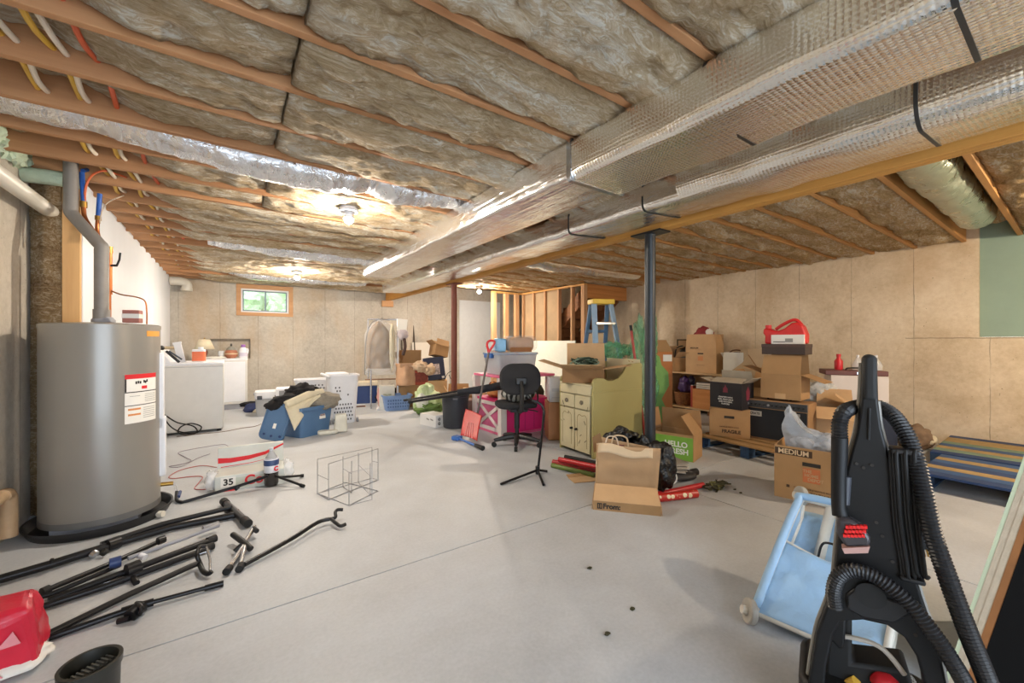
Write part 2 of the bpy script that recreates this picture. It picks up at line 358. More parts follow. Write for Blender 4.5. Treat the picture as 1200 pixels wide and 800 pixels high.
def batt(x0, x1, y0, y1, low, mat, label, group, seed, edge=0.0, rise=None):
    nx = max(8, int((x1-x0)/.027)); ny = 13; b = B(); rows = []
    for j in range(ny+1):
        v = j/ny; row = []
        for i in range(nx+1):
            x = x0+(x1-x0)*i/nx; y = y0+(y1-y0)*v
            p = 1-abs(2*v-1)**4
            e = min(1, min(i, nx-i)/2.5)
            z = low+.034*(1-p)+.014*(1-e)
            z += .032*noise.fractal(V((x*2.1, y*4, seed*5.3)), 1, 2, 3)+.02*noise.fractal(V((x*9, y*14, seed)), 1, 2, 3)+.008*noise.noise(V((x*34, y*40, seed)))
            if rise: z += rise(x)
            row.append(b.b.verts.new((x, y, min(max(z, ZJ-.045), 2.55))))
        rows.append(row)
    for j in range(ny):
        for i in range(nx): b.b.faces.new((rows[j][i], rows[j][i+1], rows[j+1][i+1], rows[j+1][i]))
    loop = rows[0]+[r[-1] for r in rows[1:]]+rows[-1][-2::-1]+[r[0] for r in rows[-2:0:-1]]
    top = [b.b.verts.new((v.co.x, v.co.y, 2.57)) for v in loop]; n = len(loop)
    for i in range(n): b.b.faces.new((loop[i], loop[(i+1) % n], top[(i+1) % n], top[i]))
    b.b.faces.new(top[::-1])
    solo('insulation_batt', label, 'insulation', b, mat, group, ang=180)
def rise_l(x): return .11*max(0, min(1, (-.30-x)/.3))
FLEXB = (5, 12, 18)
for k in range(-1, NJ-1):
    y0, y1 = jy(k)+.021, jy(k+1)-.021
    low = ZJ-.014+(.012 if k % 3 == 1 else 0)
    w = ('bay nearest the camera' if k < 0 else 'bay past the %s joist' % place(k, NJ))
    if k in FLEXB: low = 2.50
    if k < 8:
        batt(-1.09, .215, y0, y1, low+.015, INS, 'shaggy insulation batt left of the seam, %s' % w, 'left insulation', k+2, rise=rise_l)
        batt(.225, 2.93, y0, y1, low-.012, INS, 'shaggy insulation batt right of the seam, %s' % w, 'left insulation', k+40)
    else:
        batt(-1.09, 2.93, y0, y1, low-.012, INS, 'shaggy grey insulation batt, %s' % w, 'left insulation', k+2, rise=rise_l)
for k in range(-2, 17):
    y0, y1 = jy(k)-.021, jy(k+1)-.063
    x1 = RX+.03 if y1 < 5.6 else 5.6
    batt(3.06, x1, y0, y1, ZJ+(.16 if k in (-1, 9) else .0), INSR, 'brown insulation batt right of the beam, %s' % ('nearest the camera' if k < -1 else (ORD[k+1]+' bay from the nearest joist' if k < 9 else ORD[16-k]+' bay from the far end')), 'right insulation', k+80)
# wooden beam
BEAM = wood('beam_pine', '#cf9a4e', '#b57e38', .9, axis=1)
struct('support_beam', B().box(2.95, 2.993, -1.2, BY-.02, 2.142, ZJ).box(2.995, 3.05, -1.2, BY-.02, 2.142, ZJ), BEAM, bev=.003)
struct('trim_1', B().box(2.86, 3.12, BY-.06, BY, 2.0, 2.14), PINE, bev=.003)
# steel columns
def column(label, x, y, r, mat, pm, top=2.142):
    o = T('support_column', label, 'column', (x, y, 0))
    P('shaft', B().cyl((0, 0, .012), (0, 0, top-.014), r, 24), mat, o); P('base_plate', B().box(-.1, .1, -.1, .1, 0, .012), mat, o, bev=.002)
    P('top_plate', B().box(-.075, .075, -.15, .15, top-.014, top), pm, o, bev=.002)
column('black steel column in the middle of the room, behind the paper bag', 3.0, 2.2, .046, M('column_black', '#2e3236', .4, .2), BLKM)
column('red-brown steel column near the black bucket', 3.0, 5.95, .048, M('column_red', '#7a4231', .55), M('column_red', ''))
# ---------------------------------------------------------------- ducts
FOILB = foil_mat('bubble_foil', '#efece4', .10, True, .32); FOIL = foil_mat('plain_foil', '#efeeec', .13, False, .6); FOILW = foil_mat('white_foil', '#eceef2', .25, False, 1.1)
STRAP = M('strap_dark', '#2b2a28', .5)
def duct_run(prof, y0, y1, amp, seed, step=.06):
    b = B(); n = int((y1-y0)/step); rows = []
    for i in range(n+1):
        y = y0+(y1-y0)*i/n
        rows.append([b.b.verts.new((x+amp*noise.noise(V((x*6, y*5, z*6+seed))), y, z+amp*noise.noise(V((z*6+9, y*4, x*6+seed))))) for x, z in prof])
    m = len(prof)
    for a, c in zip(rows, rows[1:]):
        for k in range(m): b.b.faces.new((a[k], a[(k+1) % m], c[(k+1) % m], c[k]))
    b.b.faces.new(rows[0]); b.b.faces.new(rows[-1][::-1]); return b
def strap(prof, y, w=.012):
    cx = sum(p[0] for p in prof)/len(prof); cz = sum(p[1] for p in prof)/len(prof)
    return [(cx+(x-cx)*1.02, cz+(z-cz)*1.03) for x, z in prof]
pA = rr(.45, .23, .05, 5, 1.765, 2.208); pB = rr(.42, .205, .018, 3, 1.76, 2.222)
o = T('air_duct', 'large rectangular foil-wrapped duct hung left of the other duct', 'duct', (0, 0, 0))
P('wrapped_section', duct_run(pA, -1.2, 1.66, .014, 1), FOILB, o); P('bare_section', duct_run(pB, 1.66, 5.9, .007, 2), FOIL, o, label='smoother foil section beyond the collar')
P('collar', B().prism(rr(.455, .235, .02, 3, 1.765, 2.208), 1.645, 1.675), CHR, o)
for y, pr in ((.87, pA), (.2, pA)): P('strap', B().prism(strap(pr, y), y, y+.014), STRAP, o)
pC = rr(.54, .25, .10, 6, 2.655, 2.245); pD = rr(.48, .20, .045, 4, 2.66, 2.235)
sag = lambda P_, c_, hw, k_: [(x, z+(k_*(x-c_)/hw if z < 2.235 and x > c_-hw*.4 else 0)) for x, z in P_]
pC = sag(pC, 2.655, .27, .05); pD = sag(pD, 2.66, .24, .03)
o = T('air_duct', 'long low foil-wrapped duct running right beside the wooden beam', 'duct', (0, 0, 0))
P('wrapped_section', duct_run(pC, -1.2, 1.55, .016, 5), FOILB, o); P('far_section', duct_run(pD, 1.55, 7.85, .014, 6), FOIL, o, label='slimmer crumpled foil section')
for y, pr in ((.42, pC), (1.83, pD), (2.6, pD)): P('strap', B().prism(strap(pr, y), y, y+.014), STRAP, o)
def flex(label, pts, r, mat, seed, sq=.8):
    pp = spline(pts, 14); b = B(); R = []
    for i, p in enumerate(pp): R.append(r*(1+.10*noise.noise(V((i*.35, seed, 0)))+.02*math.sin(i*2.2)))
    b.tube(pp, R, 16)
    zc = sum(p.z for p in pp)/len(pp)
    for v in b.b.verts: v.co += V((0, .015*noise.noise(v.co*7+V((seed, 0, 0))), .02*noise.noise(v.co*6+V((0, seed, 0)))))
    q = T('flexible_duct', label, 'duct', pp[0]); b2 = b
    for v in b2.b.verts: v.co -= pp[0]
    P('sleeve', b2, mat, q); e = V(pp[-1])-V(pp[0]); P('clamp', B().tube([e*.02+V((0, 0, 0)), e*.03], r*1.05, 16), CHR, q)
yb = (jy(5)+jy(6))/2
flex('silvery flexible duct sagging between joists above the water heater', [(-1.05, yb, 2.455), (-.6, yb, 2.47), (-.25, yb, 2.43), (.2, yb, 2.385), (.65, yb, 2.395), (.85, yb, 2.45), (1.05, yb, 2.40), (1.3, yb, 2.43), (1.6, yb, 2.45)], .14, FOILW, 1)
yb = (jy(12)+jy(13))/2
flex('silvery flexible duct between joists past the nearest bulb', [(-.2, yb, 2.45), (.5, yb, 2.40), (1.2, yb, 2.39), (1.8, yb, 2.42)], .13, FOILW, 2)
yb = (jy(18)+jy(19))/2
flex('silvery flexible duct close to the window wall', [(0, yb, 2.45), (.5, yb, 2.38), (1.3, yb, 2.39), (2.2, yb, 2.42)], .13, FOILW, 3)
yb = (jy(-1)+jy(0))/2-.042
flex('short foil flexible duct right of the beam, close to the drywall panel', [(3.1, yb, 2.40), (3.9, yb, 2.39), (4.8, yb, 2.40), (5.9, yb, 2.41)], .135, foil_mat('green_foil', '#b9c0b0', .3, False, .8), 4)
yb = (jy(9)+jy(10))/2-.042
flex('foil flexible duct right of the beam, near the stair framing', [(3.1, yb, 2.42), (3.9, yb, 2.38), (4.8, yb, 2.39), (5.9, yb, 2.42)], .13, FOIL, 5)
# ---------------------------------------------------------------- bulbs
BULB = M('bulb_glow', '#ffe9c9', .4, var=0, emit=1)
def bulb(label, x, y, e, z=2.225, col=(1, .89, .75, 1)):
    m = bpy.data.materials.new('bulb_glow'); m.use_nodes = True; b = m.node_tree.nodes['Principled BSDF']
    b.inputs['Emission Color'].default_value = col; b.inputs['Emission Strength'].default_value = e; b.inputs['Base Color'].default_value = (1, .9, .8, 1)
    o = T('light_bulb', label, 'lamp', (x, y, z), 0)
    P('lampholder', B().lathe([(.06, .105), (.078, .075), (.072, .06), (.03, .055), (.022, .03), (.02, .028)], 20), WHT, o)
    P('globe', B().sphere((0, 0, 0), .036, 2), m, o); P('heat_sink', B().lathe([(.0375, .004), (.0385, .012), (.034, .03), (.024, .05)], 20), WHT, o)
    P('junction_box', B().lathe([(.05, .107), (.055, .125), (.055, .20)], 12), GRY, o)
# ================================================================ WATER HEATER CORNER
BATT = insul_mat('batt_block', '#745b3e', '#9a7f5b', '#b39a74', .3, 1.3)
b = B()
def lump(u, v):
    z = .02+2.5*v; x = -1.11+.145*u
    return V((x, 4.12-.05*math.sin(PI*u)-.035*noise.fractal(V((x*9, z*4, 2)), 1, 2, 4), z))
b.grid(lump, 10, 90)
rowa = [V((-1.11+.145*u, 4.26, z)) for u, z in ((0, .02), (1, .02), (1, 2.52), (0, 2.52))]
b.box(-1.11, -.968, 4.118, 4.26, .02, 2.52)
solo('insulation_batt', 'tall brown insulation batt stuffed between concrete wall and pale stud', 'insulation', b, BATT, ang=180)
FOAM = M('spray_foam', '#c3d1b6', .85, var=.1, scale=12, bump=.7, bscale=30, dist=.02)
b = B()
for i in range(16): b.blob((-1.13+.03*random.random(), 2.9+.085*i, 2.37+.04*random.random()), (.05, .07, .07), .4, 2.6, i, 3)
b.cyl((-1.12, 4.02, 2.30), (-.84, 4.02, 2.31), .05, 14)
solo('spray_foam', 'pale green spray foam along the top of the left concrete wall', 'foam', b, FOAM)
PVC = M('pvc_white', '#d8d3c6', .4, var=.04)
o = T('drain_pipe', 'thick white plastic pipe along the left concrete wall, above the water heater', 'pipe', (-1.02, 1.5, 2.09))
P('pipe', B().cyl((0, -.8, 0), (0, 2.66, .01), .045, 24), PVC, o); P('coupling', B().cyl((0, 1.5, .005), (0, 1.62, .005), .052, 24), PVC, o)
TAN = M('tan_pipe', '#b79a78', .6)
o = T('condensate_pipe', 'tan pipe low on the left concrete wall beside the water heater', 'pipe', (-1.06, 3, .31))
P('pipe', B().cyl((0, -1.2, 0), (0, .55, .01), .032, 16), TAN, o); P('elbow', B().tube(spline([(0, .53, .01), (0, .6, 0), (0, .62, -.06), (0, .62, -.25)], 5), .037, 16), TAN, o); P('bracket', B().box(-.055, -.03, .1, .16, -.05, .05), CHR, o)
o = T('elbow_pipe', 'white plastic elbow pipe at the top far end of the white wall', 'pipe', (-.80, 9.2, 2.26))
P('elbow', B().tube(spline([(-.06, 0, 0), (.1, 0, 0), (.17, -.0, -.05), (.17, .0, -.12)], 6), .075, 16), PVC, o); P('collar', B().cyl((.17, 0, -.11), (.17, 0, -.16), .086, 18), PVC, o)
# heater
hx, hy, hr, hz0, hz1 = -.70, 3.82, .292, .065, 1.315
TANK = M('tank_grey', '#8f8b84', .33, .25, var=.03, scale=2, coat=.2)
o = T('water_heater', 'tall grey cylindrical water heater in a black drain pan by the left wall', 'water heater', (hx, hy, 0))
P('tank', B().lathe([(hr-.012, hz0), (hr, hz0+.012), (hr, hz1-.03)], 64), TANK, o)
P('top_cap', B().lathe([(hr+.003, hz1-.03), (hr+.003, hz1-.006), (hr-.012, hz1), (.1, hz1+.012), (0, hz1+.012)], 64), TANK, o)
P('skirt', B().lathe([(hr+.002, hz0-.01), (hr+.002, hz0+.03)], 64), M('skirt_grey', '#6d6b68', .4), o)
def aang(u): # azimuth on the tank of the point seen at column u
    d = ray(u, 400); d.z = 0; d.normalize(); c = V((hx, hy, 0)); q = d.dot(c); h = math.sqrt(max(0, hr*hr-(c.length_squared-q*q))); p = d*(q-h)-c
    return math.atan2(p.y, p.x)
def wrap(b, a0, a1, z0, z1, r, th=.002, n=14):
    def f(i, rr_): 
        a = a0+(a1-a0)*i/n; return (rr_*math.cos(a), rr_*math.sin(a))
    poly = [f(i, r+th) for i in range(n+1)]+[f(i, r) for i in range(n, -1, -1)]
    return b.prismz(poly, z0, z1)
a0, a1 = aang(146), aang(182)
lab = P('label_sheet', wrap(B(), a0, a1, .665, .985, hr), PAPER, o, label='white and red warning label')
def at_a(t): return a0+(a1-a0)*t
P('red_band', wrap(B(), a0, a1, .955, .985, hr+.002, .001), REDINK, lab)
P('border', wrap(B(), a0, a1, .865, .871, hr+.002, .001), INK, lab); P('border', wrap(B(), a0, a1, .778, .783, hr+.002, .001), INK, lab); P('border', wrap(B(), a0, at_a(.04), .872, .955, hr+.002, .001), INK, lab)
b = B()
for k in range(5): wrap(b, at_a(.55), at_a(.95), .85-.012*k-.003, .85-.012*k, hr+.002, .0008)
for k in range(6): wrap(b, at_a(.5), at_a(.93), .76-.013*k-.003, .76-.013*k, hr+.002, .0008)
wrap(b, at_a(.12), at_a(.4), .84, .843, hr+.002, .0008)
P('small_print', b, GREYINK, lab)
wb = wrap(wrap(B(), at_a(.08), at_a(.42), .75, .762, hr+.002, .001), at_a(.08), at_a(.42), .715, .727, hr+.002, .001)
P('orange_print', wb, M('orange_ink', '#d58a4a', .6, var=0), lab)
b = B()
for t, z in ((.27, .93), (.33, .932), (.39, .93), (.5, .935), (.55, .93), (.6, .938)): wrap(b, at_a(t), at_a(t+.045), z-.01, z+.008, hr+.002, .001, 4)
P('scribble', b, INK, lab); P('red_mark', wrap(B(), at_a(.45), at_a(.62), .885, .905, hr+.002, .001), REDINK, lab)
P('energy_tag', wrap(B(), aang(172), aang(186.2), 1.235, 1.272, hr, .002), M('tag_orange', '#d9963f', .5), o, label='small orange tag near the top')
a2 = aang(187.5)+.12
for z0, z1 in ((.58, 1.12), (.24, .66)):
    m = Matrix.Rotation(a2, 4, 'Z')
    P('access_panel', B().box(hr-.02, hr+.03-(.01 if z0 > .5 else 0), -.05, .05, z0, z1, m), WHT, o, bev=.008, label='white access panel')
P('drain_valve', B().cyl((math.cos(a2)*hr, math.sin(a2)*hr, .17), (math.cos(a2)*(hr+.07), math.sin(a2)*(hr+.07), .165), .014, 12), BRASS, o, label='brass drain valve')
P('flue_collar', B().lathe([(.06, hz1+.01), (.06, hz1+.03), (.045, hz1+.05)], 24), GRY, o)
o = T('drain_pan', 'round black drain pan under the water heater', 'pan', (hx, hy, 0))
P('pan', B().lathe([(0, .004), (.33, .004), (.352, .055), (.362, .058), (.362, .05), (.336, 0), (0, 0)], 64), BLK, o); P('outlet', B().cyl((.30, -.19, .03), (.33, -.21, .03), .02, 12), PVC, o)
b = o; P('block', B().box(-.2, .2, -.2, .2, .006, .054), GRY, o)
# grey pipe
PFOAM = M('pipe_grey', '#87817a', .55, .1)
x0, x1 = D(119, 400, 2.72), D(83, 400, 2.72)
o = T('vent_pipe', 'grey insulated pipe with two bends rising from the water heater to the ceiling', 'pipe', (x0.x, x0.y, hz1+.03))
zz = lambda v, t=2.72: CH+(400-v)/FPX*t-hz1-.03
dx, dy = x1.x-x0.x, x1.y-x0.y
P('lower_length', B().cyl((0, 0, -.005), (0, 0, zz(292)), .037, 24), PFOAM, o); P('coupling', B().cyl((0, 0, 0), (0, 0, .07), .043, 24), PFOAM, o)
P('slanted_length', B().tube(spline([(0, 0, zz(296)), (0, 0, zz(289)), (dx*.12, dy*.12, zz(284)), (dx*.88, dy*.88, zz(254)), (dx, dy, zz(247)), (dx, dy, zz(238))], 5), .037, 24), PFOAM, o)
P('upper_length', B().cyl((dx, dy, zz(242)), (dx, dy, 2.42-hz1-.03), .037, 24), PFOAM, o)
PEXB = M('pex_blue', '#2b5fb0', .4); PEXO = M('pex_orange', '#d2683c', .4); 
def px(u, v, t=2.78): return D(u, v, t)
def pipe(name, label, segs, loc):
    q = T(name, label, 'pipe', loc)
    for nm, pts, r, m in segs: P(nm, B().tube([p-V(loc) for p in spline(pts, 5)], r, 12), m, q)
    return q
p0 = px(128, 374, 2.78); p0.z = hz1+.005
q = pipe('copper_pipe', 'vertical copper pipe with a small valve beside the grey pipe on the water heater', [('riser', [p0, px(128, 340), px(128, 292)], .011, COPPER), ('sleeve', [px(128, 345), px(128, 296)], .017, COPPER), ('fitting', [px(128, 296), px(128, 289)], .02, BRASS)], p0)
P('valve', B().tube([p-p0 for p in (px(129, 311), px(137, 311))], .008, 8).tube([p-p0 for p in (px(137, 311), px(140, 304), px(141, 296))], .006, 8), BLKM, q)
p1 = px(118, 283, 2.8)
pipe('water_pipe', 'copper pipe with blue upper end bending left toward the ceiling', [('copper_length', [p1, px(109, 270), px(100, 256), px(98, 246), px(98, 236)], .013, COPPER), ('blue_length', [px(98, 238), px(97, 222), px(96, 202)], .014, PEXB), ('fitting', [px(98, 243), px(98, 236)], .019, BRASS)], p1)
p2 = px(117, 282, 2.9)
pipe('water_pipe', 'short copper pipe with blue upper end, right of the longer one', [('copper_length', [p2, px(114, 270, 2.9), px(115, 254, 2.9)], .012, COPPER), ('blue_length', [px(115, 256, 2.9), px(116, 240, 2.9), px(117, 227, 2.9)], .014, PEXB), ('clamp', [px(115, 258, 2.9), px(115, 253, 2.9)], .018, BRASS)], p2)
p3 = px(129, 340, 2.78)
pts = [p3, px(142, 345), px(160, 348), px(170, 353), px(172, 366)]; e = px(172, 380); e.z = hz1+.004; pts.append(e)
solo('copper_tube', 'thin copper tube looping from copper pipe to the top of the heater', 'pipe', B().tube(spline(pts, 6), .0045, 8), COPPER)
pts = [px(99, 248), px(100, 222), px(107, 206), px(122, 200), px(140, 205, 2.9), px(165, 214, 3.1)]
solo('orange_tube', 'orange plastic tube curving over the blue pipe ends', 'pipe', B().tube(spline(pts, 6), .007, 8), PEXO)
pts = [px(117, 262, 2.9), px(120, 246, 2.9), px(128, 236, 3.0), px(145, 229, 3.2)]
solo('thin_wire', 'thin pale wire curving from the short blue pipe to the joists', 'wire', B().tube(spline(pts, 6), .004, 6), M('wire_pale', '#c9b7a2', .5))
solo('blue_pipe', 'blue water pipe lying level under the joists behind the heater pipes', 'pipe', B().tube([px(97, 200, 2.8), px(118, 196, 3.0), px(170, 205, 3.4)], .013, 12), PEXB)
d = px(155, 376, 2.66)
o = T('small_box', 'little red and white box on top of the water heater', 'box', (hx+.16, hy-.1, hz1+.0115), -.2)
P('carton', B().box(-.045, .045, -.03, .03, 0, .085), M('box_dullred', '#a5695d', .6), o, bev=.004); P('white_band', B().box(-.046, .046, -.031, .031, .03, .06), PAPER, o)
# cables through the joists
YEL = M('cable_yellow', '#d3a83f', .45); ORC = M('cable_orange', '#cc5a33', .45); WHC = M('cable_white', '#ded2bf', .5)
def runs(label, x, dx, mats, z=2.405, y0=.9, y1=8.6):
    q = T('electric_cable', label, 'cable', (x, y0, z))
    for i, m in enumerate(mats):
        pts = []
        n = int((y1-y0)/.398*2)
        for k in range(n+1):
            y = (y1-y0)*k/n; pts.append((dx*i+.012*math.sin(k*1.7+i)+.012*y, y, -.02*(k % 2)+.01*math.sin(k+i*2)))
        P('strand', B().tube(spline(pts, 3), .0115, 8), m, q)
runs('pair of yellow and white cables threaded through the joists, nearest the left wall', -.76, .034, (YEL, WHC))
runs('yellow and white cables threaded through the joists, in the middle of the three runs', -.62, .032, (YEL, WHC))
runs('single orange cable threaded through the joists, right of the yellow ones', -.49, .03, (ORC,))
# ================================================================ LAUNDRY
wx, wy = -.41, 7.05
o = T('washing_machine', 'white washing machine nearest the water heater, side toward the camera', 'washer', (wx, wy, 0))
P('cabinet', B().box(-.34, .34, -.35, .35, .03, .89), WHTE, o, bev=.012); P('lid_top', B().box(-.345, .345, -.355, .355, .885, .925), WHT, o, bev=.012, label='white top')
P('control_panel', B().prism([(-.34, .925), (-.34, 1.09), (-.30, 1.09), (-.20, .925)], -.35, .35), WHT, o, bev=.01)
for i in (-1, 1):
    for j in (-1, 1): P('foot', B().cyl((.29*i, .3*j, 0), (.29*i, .3*j, .03), .025, 12), BLK, o)
P('side_seam', B().box(-.34, .34, -.3515, -.35, .865, .87), GRY, o)
o = T('clothes_dryer', 'white clothes dryer standing against the back wall under the niche', 'dryer', (-.12, 8.99, 0))
P('cabinet', B().box(-.38, .38, -.33, .33, .09, .87), WHTE, o, bev=.012); P('lid_top', B().box(-.385, .385, -.335, .335, .865, .9), WHT, o, bev=.01)
P('kick_panel', B().box(-.34, .37, -.31, .31, .0, .09), GRY, o); P('front_panel', B().box(-.345, .345, -.338, -.328, .14, .84), WHT, o, bev=.01)
# things on them
LZ, DZ = .925, .9
o = T('laundry_jug', 'orange-labelled detergent jug on the washing machine', 'bottle', (-.34, 6.86, LZ), -.2)
P('jug', B().prismz(rr(.14, .1, .03), 0, .17), WHT, o, bev=.01); P('label', B().prismz(rr(.142, .102, .03), .015, .14), M('orange_label', '#e2764f', .5), o, label='orange label')
P('cap', B().cyl((.02, 0, .17), (.02, 0, .2), .03, 16), WHT, o)
o = T('white_board', 'narrow white panel leaning on the washing machine console', 'panel', (-.505, 6.85, LZ), 0, rot=(0, -.2, 0))
P('panel', B().box(-.05, .03, -.012, .012, .0, .27), WHT, o, bev=.004); P('rim', B().box(-.055, .035, -.016, .016, .25, .275), WHT, o)
o = T('flashlight', 'dark flashlight lying on the washing machine console', 'flashlight', (-.70, 6.9, 1.115), .3)
P('barrel', B().cyl((0, 0, 0), (.11, 0, 0), .02, 14), M('beige_tool', '#a79678', .5), o); P('head', B().lathe([(.02, 0), (.034, .02), (.034, .05)], 16, mat=Matrix.Rotation(-PI/2, 4, 'Y')), BLK, o)
o = T('stapler', 'black staple gun on the washing machine, left of the white panel', 'tool', (-.6, 6.74, LZ+.08), 0, rot=(0, .85, 0))
P('grip', B().box(-.1, .1, -.012, .012, -.015, .015), BLK, o, bev=.006); P('lever', B().bar((-.08, 0, .02), (.09, 0, .045), .018), M('dark_blue_grey', '#39424f', .4), o)
o = T('table_lamp', 'small lamp with beige pleated shade on the dryer', 'lamp', (-.36, 8.8, DZ))
P('base', B().lathe([(.05, 0), (.05, .015), (.02, .03), (.045, .08), (.05, .12), (.02, .17), (.012, .2)], 20), M('lamp_brown', '#76453a', .4), o)
P('shade', B().lathe([(.145, .17), (.08, .34), (.078, .34), (.142, .17)], 24), M('shade_beige', '#dcd0b4', .8), o, ang=180); P('finial', B().sphere((0, 0, .355), .012), BRASS, o)
o = T('glass_jar', 'small clear glass cup between the lamp and the brown jar', 'cup', (-.13, 8.86, DZ))
P('cup', B().lathe([(.04, 0), (.045, .13), (.041, .13), (.036, .006), (0, .006)], 20), CLEARW, o); P('candle', B().lathe([(.034, .008), (.035, .08), (0, .08)], 16), PAPER, o)
o = T('decorative_jar', 'round terracotta jar with a bird on its lid on the dryer', 'jar', (.02, 8.86, DZ))
P('jar', B().lathe([(.06, 0), (.095, .04), (.1, .09), (.085, .135), (.07, .145)], 24), M('terracotta', '#a8694e', .6, var=.2, scale=14), o)
P('lid', B().lathe([(.075, .145), (.07, .17), (.04, .2), (.02, .215), (0, .215)], 24), M('jar_lid', '#8d8b80', .6), o); P('bird', B().blob((0, 0, .235), (.018, .03, .022), .1, 2, 1, 2).blob((0, -.025, .255), (.012, .014, .012), .05, 2, 2, 1), M('bird_dark', '#4a4540', .6), o)
P('band', B().lathe([(.1, .07), (.103, .08), (.1, .09)], 24), M('jar_band', '#c8b291', .6), o)
o = T('detergent_bottle', 'white detergent bottle with purple cap at the right end of the dryer', 'bottle', (.2, 8.84, DZ), -.2)
P('bottle', B().lathe([(.065, 0), (.07, .02), (.07, .11), (.055, .17), (.03, .2)], 20, sy=.6), WHT, o); P('cap', B().lathe([(.034, .195), (.034, .24), (.03, .245)], 16), M('purple_cap', '#9b6bb5', .4), o)
P('label', B().lathe([(.0715, .03), (.0715, .1)], 20, sy=.6), M('label_pinkish', '#c9c3d3', .5), o); P('handle', B().tube(spline([(.05, 0, .17), (.075, 0, .15), (.07, 0, .08)], 4), .011, 8), WHT, o)
o = T('folded_cloth', 'flat white cloths lying on the dryer in front of the lamp', 'cloth', (-.22, 8.74, DZ))
P('cloth', B().blob((0, 0, .018), (.16, .06, .022), .25, 3, 4, 3, flat=.001), PAPER, o, ang=180)
# cords and wires on the floor
def floor_line(name, label, pix, r, m, cat='cord', n=6, z=None, grp=None):
    pts = [Zp(u, v) for u, v in pix]
    for p in pts: p.z = r+.001
    return solo(name, label, cat, B().tube(spline(pts, n), r, 6), m, grp)
pts = [CAM+ray(u, v)*((6.63-.02*math.sin(i))/ray(u, v).y) for i, (u, v) in enumerate([(190, 480), (194, 492), (203, 502), (216, 507), (230, 507), (236, 500), (224, 496), (212, 500), (209, 507), (220, 510), (231, 506), (226, 499), (208, 495), (196, 488), (190, 484)])]
for p in pts: p.z = max(p.z, .009)
solo('power_cord', 'black power cord looped against the side of the washing machine', 'cord', B().tube(spline(pts, 6), .008, 6), BLKR)
floor_line('extension_cord', 'long thin brown cord on the floor from washing machine toward blue tote', [(207, 512), (232, 509), (262, 506), (283, 502), (298, 500), (306, 497)], .005, M('cord_brown', '#75655a', .6))
floor_line('white_wire', 'grey wire lying in a zigzag on the floor behind the soda carton', [(268, 524), (262, 521), (240, 524), (210, 530), (217, 536), (224, 540), (214, 544), (198, 547), (212, 547), (232, 537), (246, 532)], .0035, M('wire_grey', '#8f8790', .5))
floor_line('red_wire', 'thin red wire looped on the floor between heater and soda carton', [(254, 548), (236, 546), (212, 551), (198, 559), (204, 561), (222, 559), (237, 559), (233, 566), (228, 573), (238, 574), (250, 572)], .0035, M('wire_red', '#b4524a', .5))
# ---------------------------------------------------------------- soda carton
c0 = Zp(258, 583); 
o = T('soda_carton', 'torn white and red soda can carton wrapped in clear plastic on the floor', 'carton', (.15, 4.10, 0), rad(-4))
SODAW = M('soda_white', '#c9cbc4', .45, var=.06)
P('tray', B().box(-.24, .24, -.15, .13, 0, .125), SODAW, o, bev=.006)
P('side_print', B().box(-.13, .2, -.1512, -.15, .012, .1), M('soda_silver', '#b9bcae', .4), o)
P('red_stripe', B().box(-.18, -.10, -.1525, -.15, .0, .022), REDINK, o)
pl = B().box(-.24, .24, .10, .13, .125, .30)
P('lid_panel', pl, SODAW, o, bev=.004)
P('swoosh', B().prism([(-.24, .17), (-.15, .165), (-.02, .175), (.1, .2), (.24, .27), (.24, .285), (.1, .228), (-.02, .21), (-.15, .205), (-.24, .215)], .098, .101), REDINK, o, smooth=False)
P('thin_swoosh', B().prism([(-.22, .132), (0, .142), (.2, .172), (0, .147), (-.22, .138)], .098, .101), REDINK, o, smooth=False)
P('number_patch', B().box(-.2, -.1, -.153, -.15, .035, .112), PAPER, o)
text('35', .07, INK, o, (-.15, -.1535, .072), bold=.002); text('Coke', .105, REDINK, o, (.075, -.153, .066), bold=.003)
wrp = B().blob((-.265, -.02, .07), (.05, .12, .075), .35, 2.5, 3, 3, flat=.001).blob((.275, .0, .07), (.05, .1, .08), .35, 2.5, 5, 3, flat=.001)
P('plastic_wrap', wrp, CLEARW, o, ang=180)
bp = Zp(318, 569)
o = T('soda_bottle', 'two-litre bottle of dark soda with blue and white label, beside the soda carton', 'bottle', bp)
P('bottle', B().lathe([(.03, 0), (.048, .01), (.053, .03), (.051, .09), (.054, .12), (.054, .2), (.045, .235), (.024, .27), (.014, .288)], 24), M('cola_dark', '#1d1512', .15, coat=.5), o)
P('neck', B().lathe([(.047, .232), (.026, .268), (.0145, .29), (.0145, .3)], 24), CLEARW, o); P('cap', B().lathe([(.016, .297), (.016, .318), (0, .318)], 16), M('cap_grey', '#b9bcc6', .4), o)
lb = P('label', B().lathe([(.0552, .12), (.0552, .225), (.049, .235)], 24), M('label_white', '#d6d7dc', .4), o); P('blue_band', B().lathe([(.0558, .178), (.0558, .222), (.0500, .234)], 24), M('label_blue', '#31456f', .4), lb)
text('C', .05, REDINK, lb, (.03, -.052, .15), (PI/2, 0, .5), bold=.003)
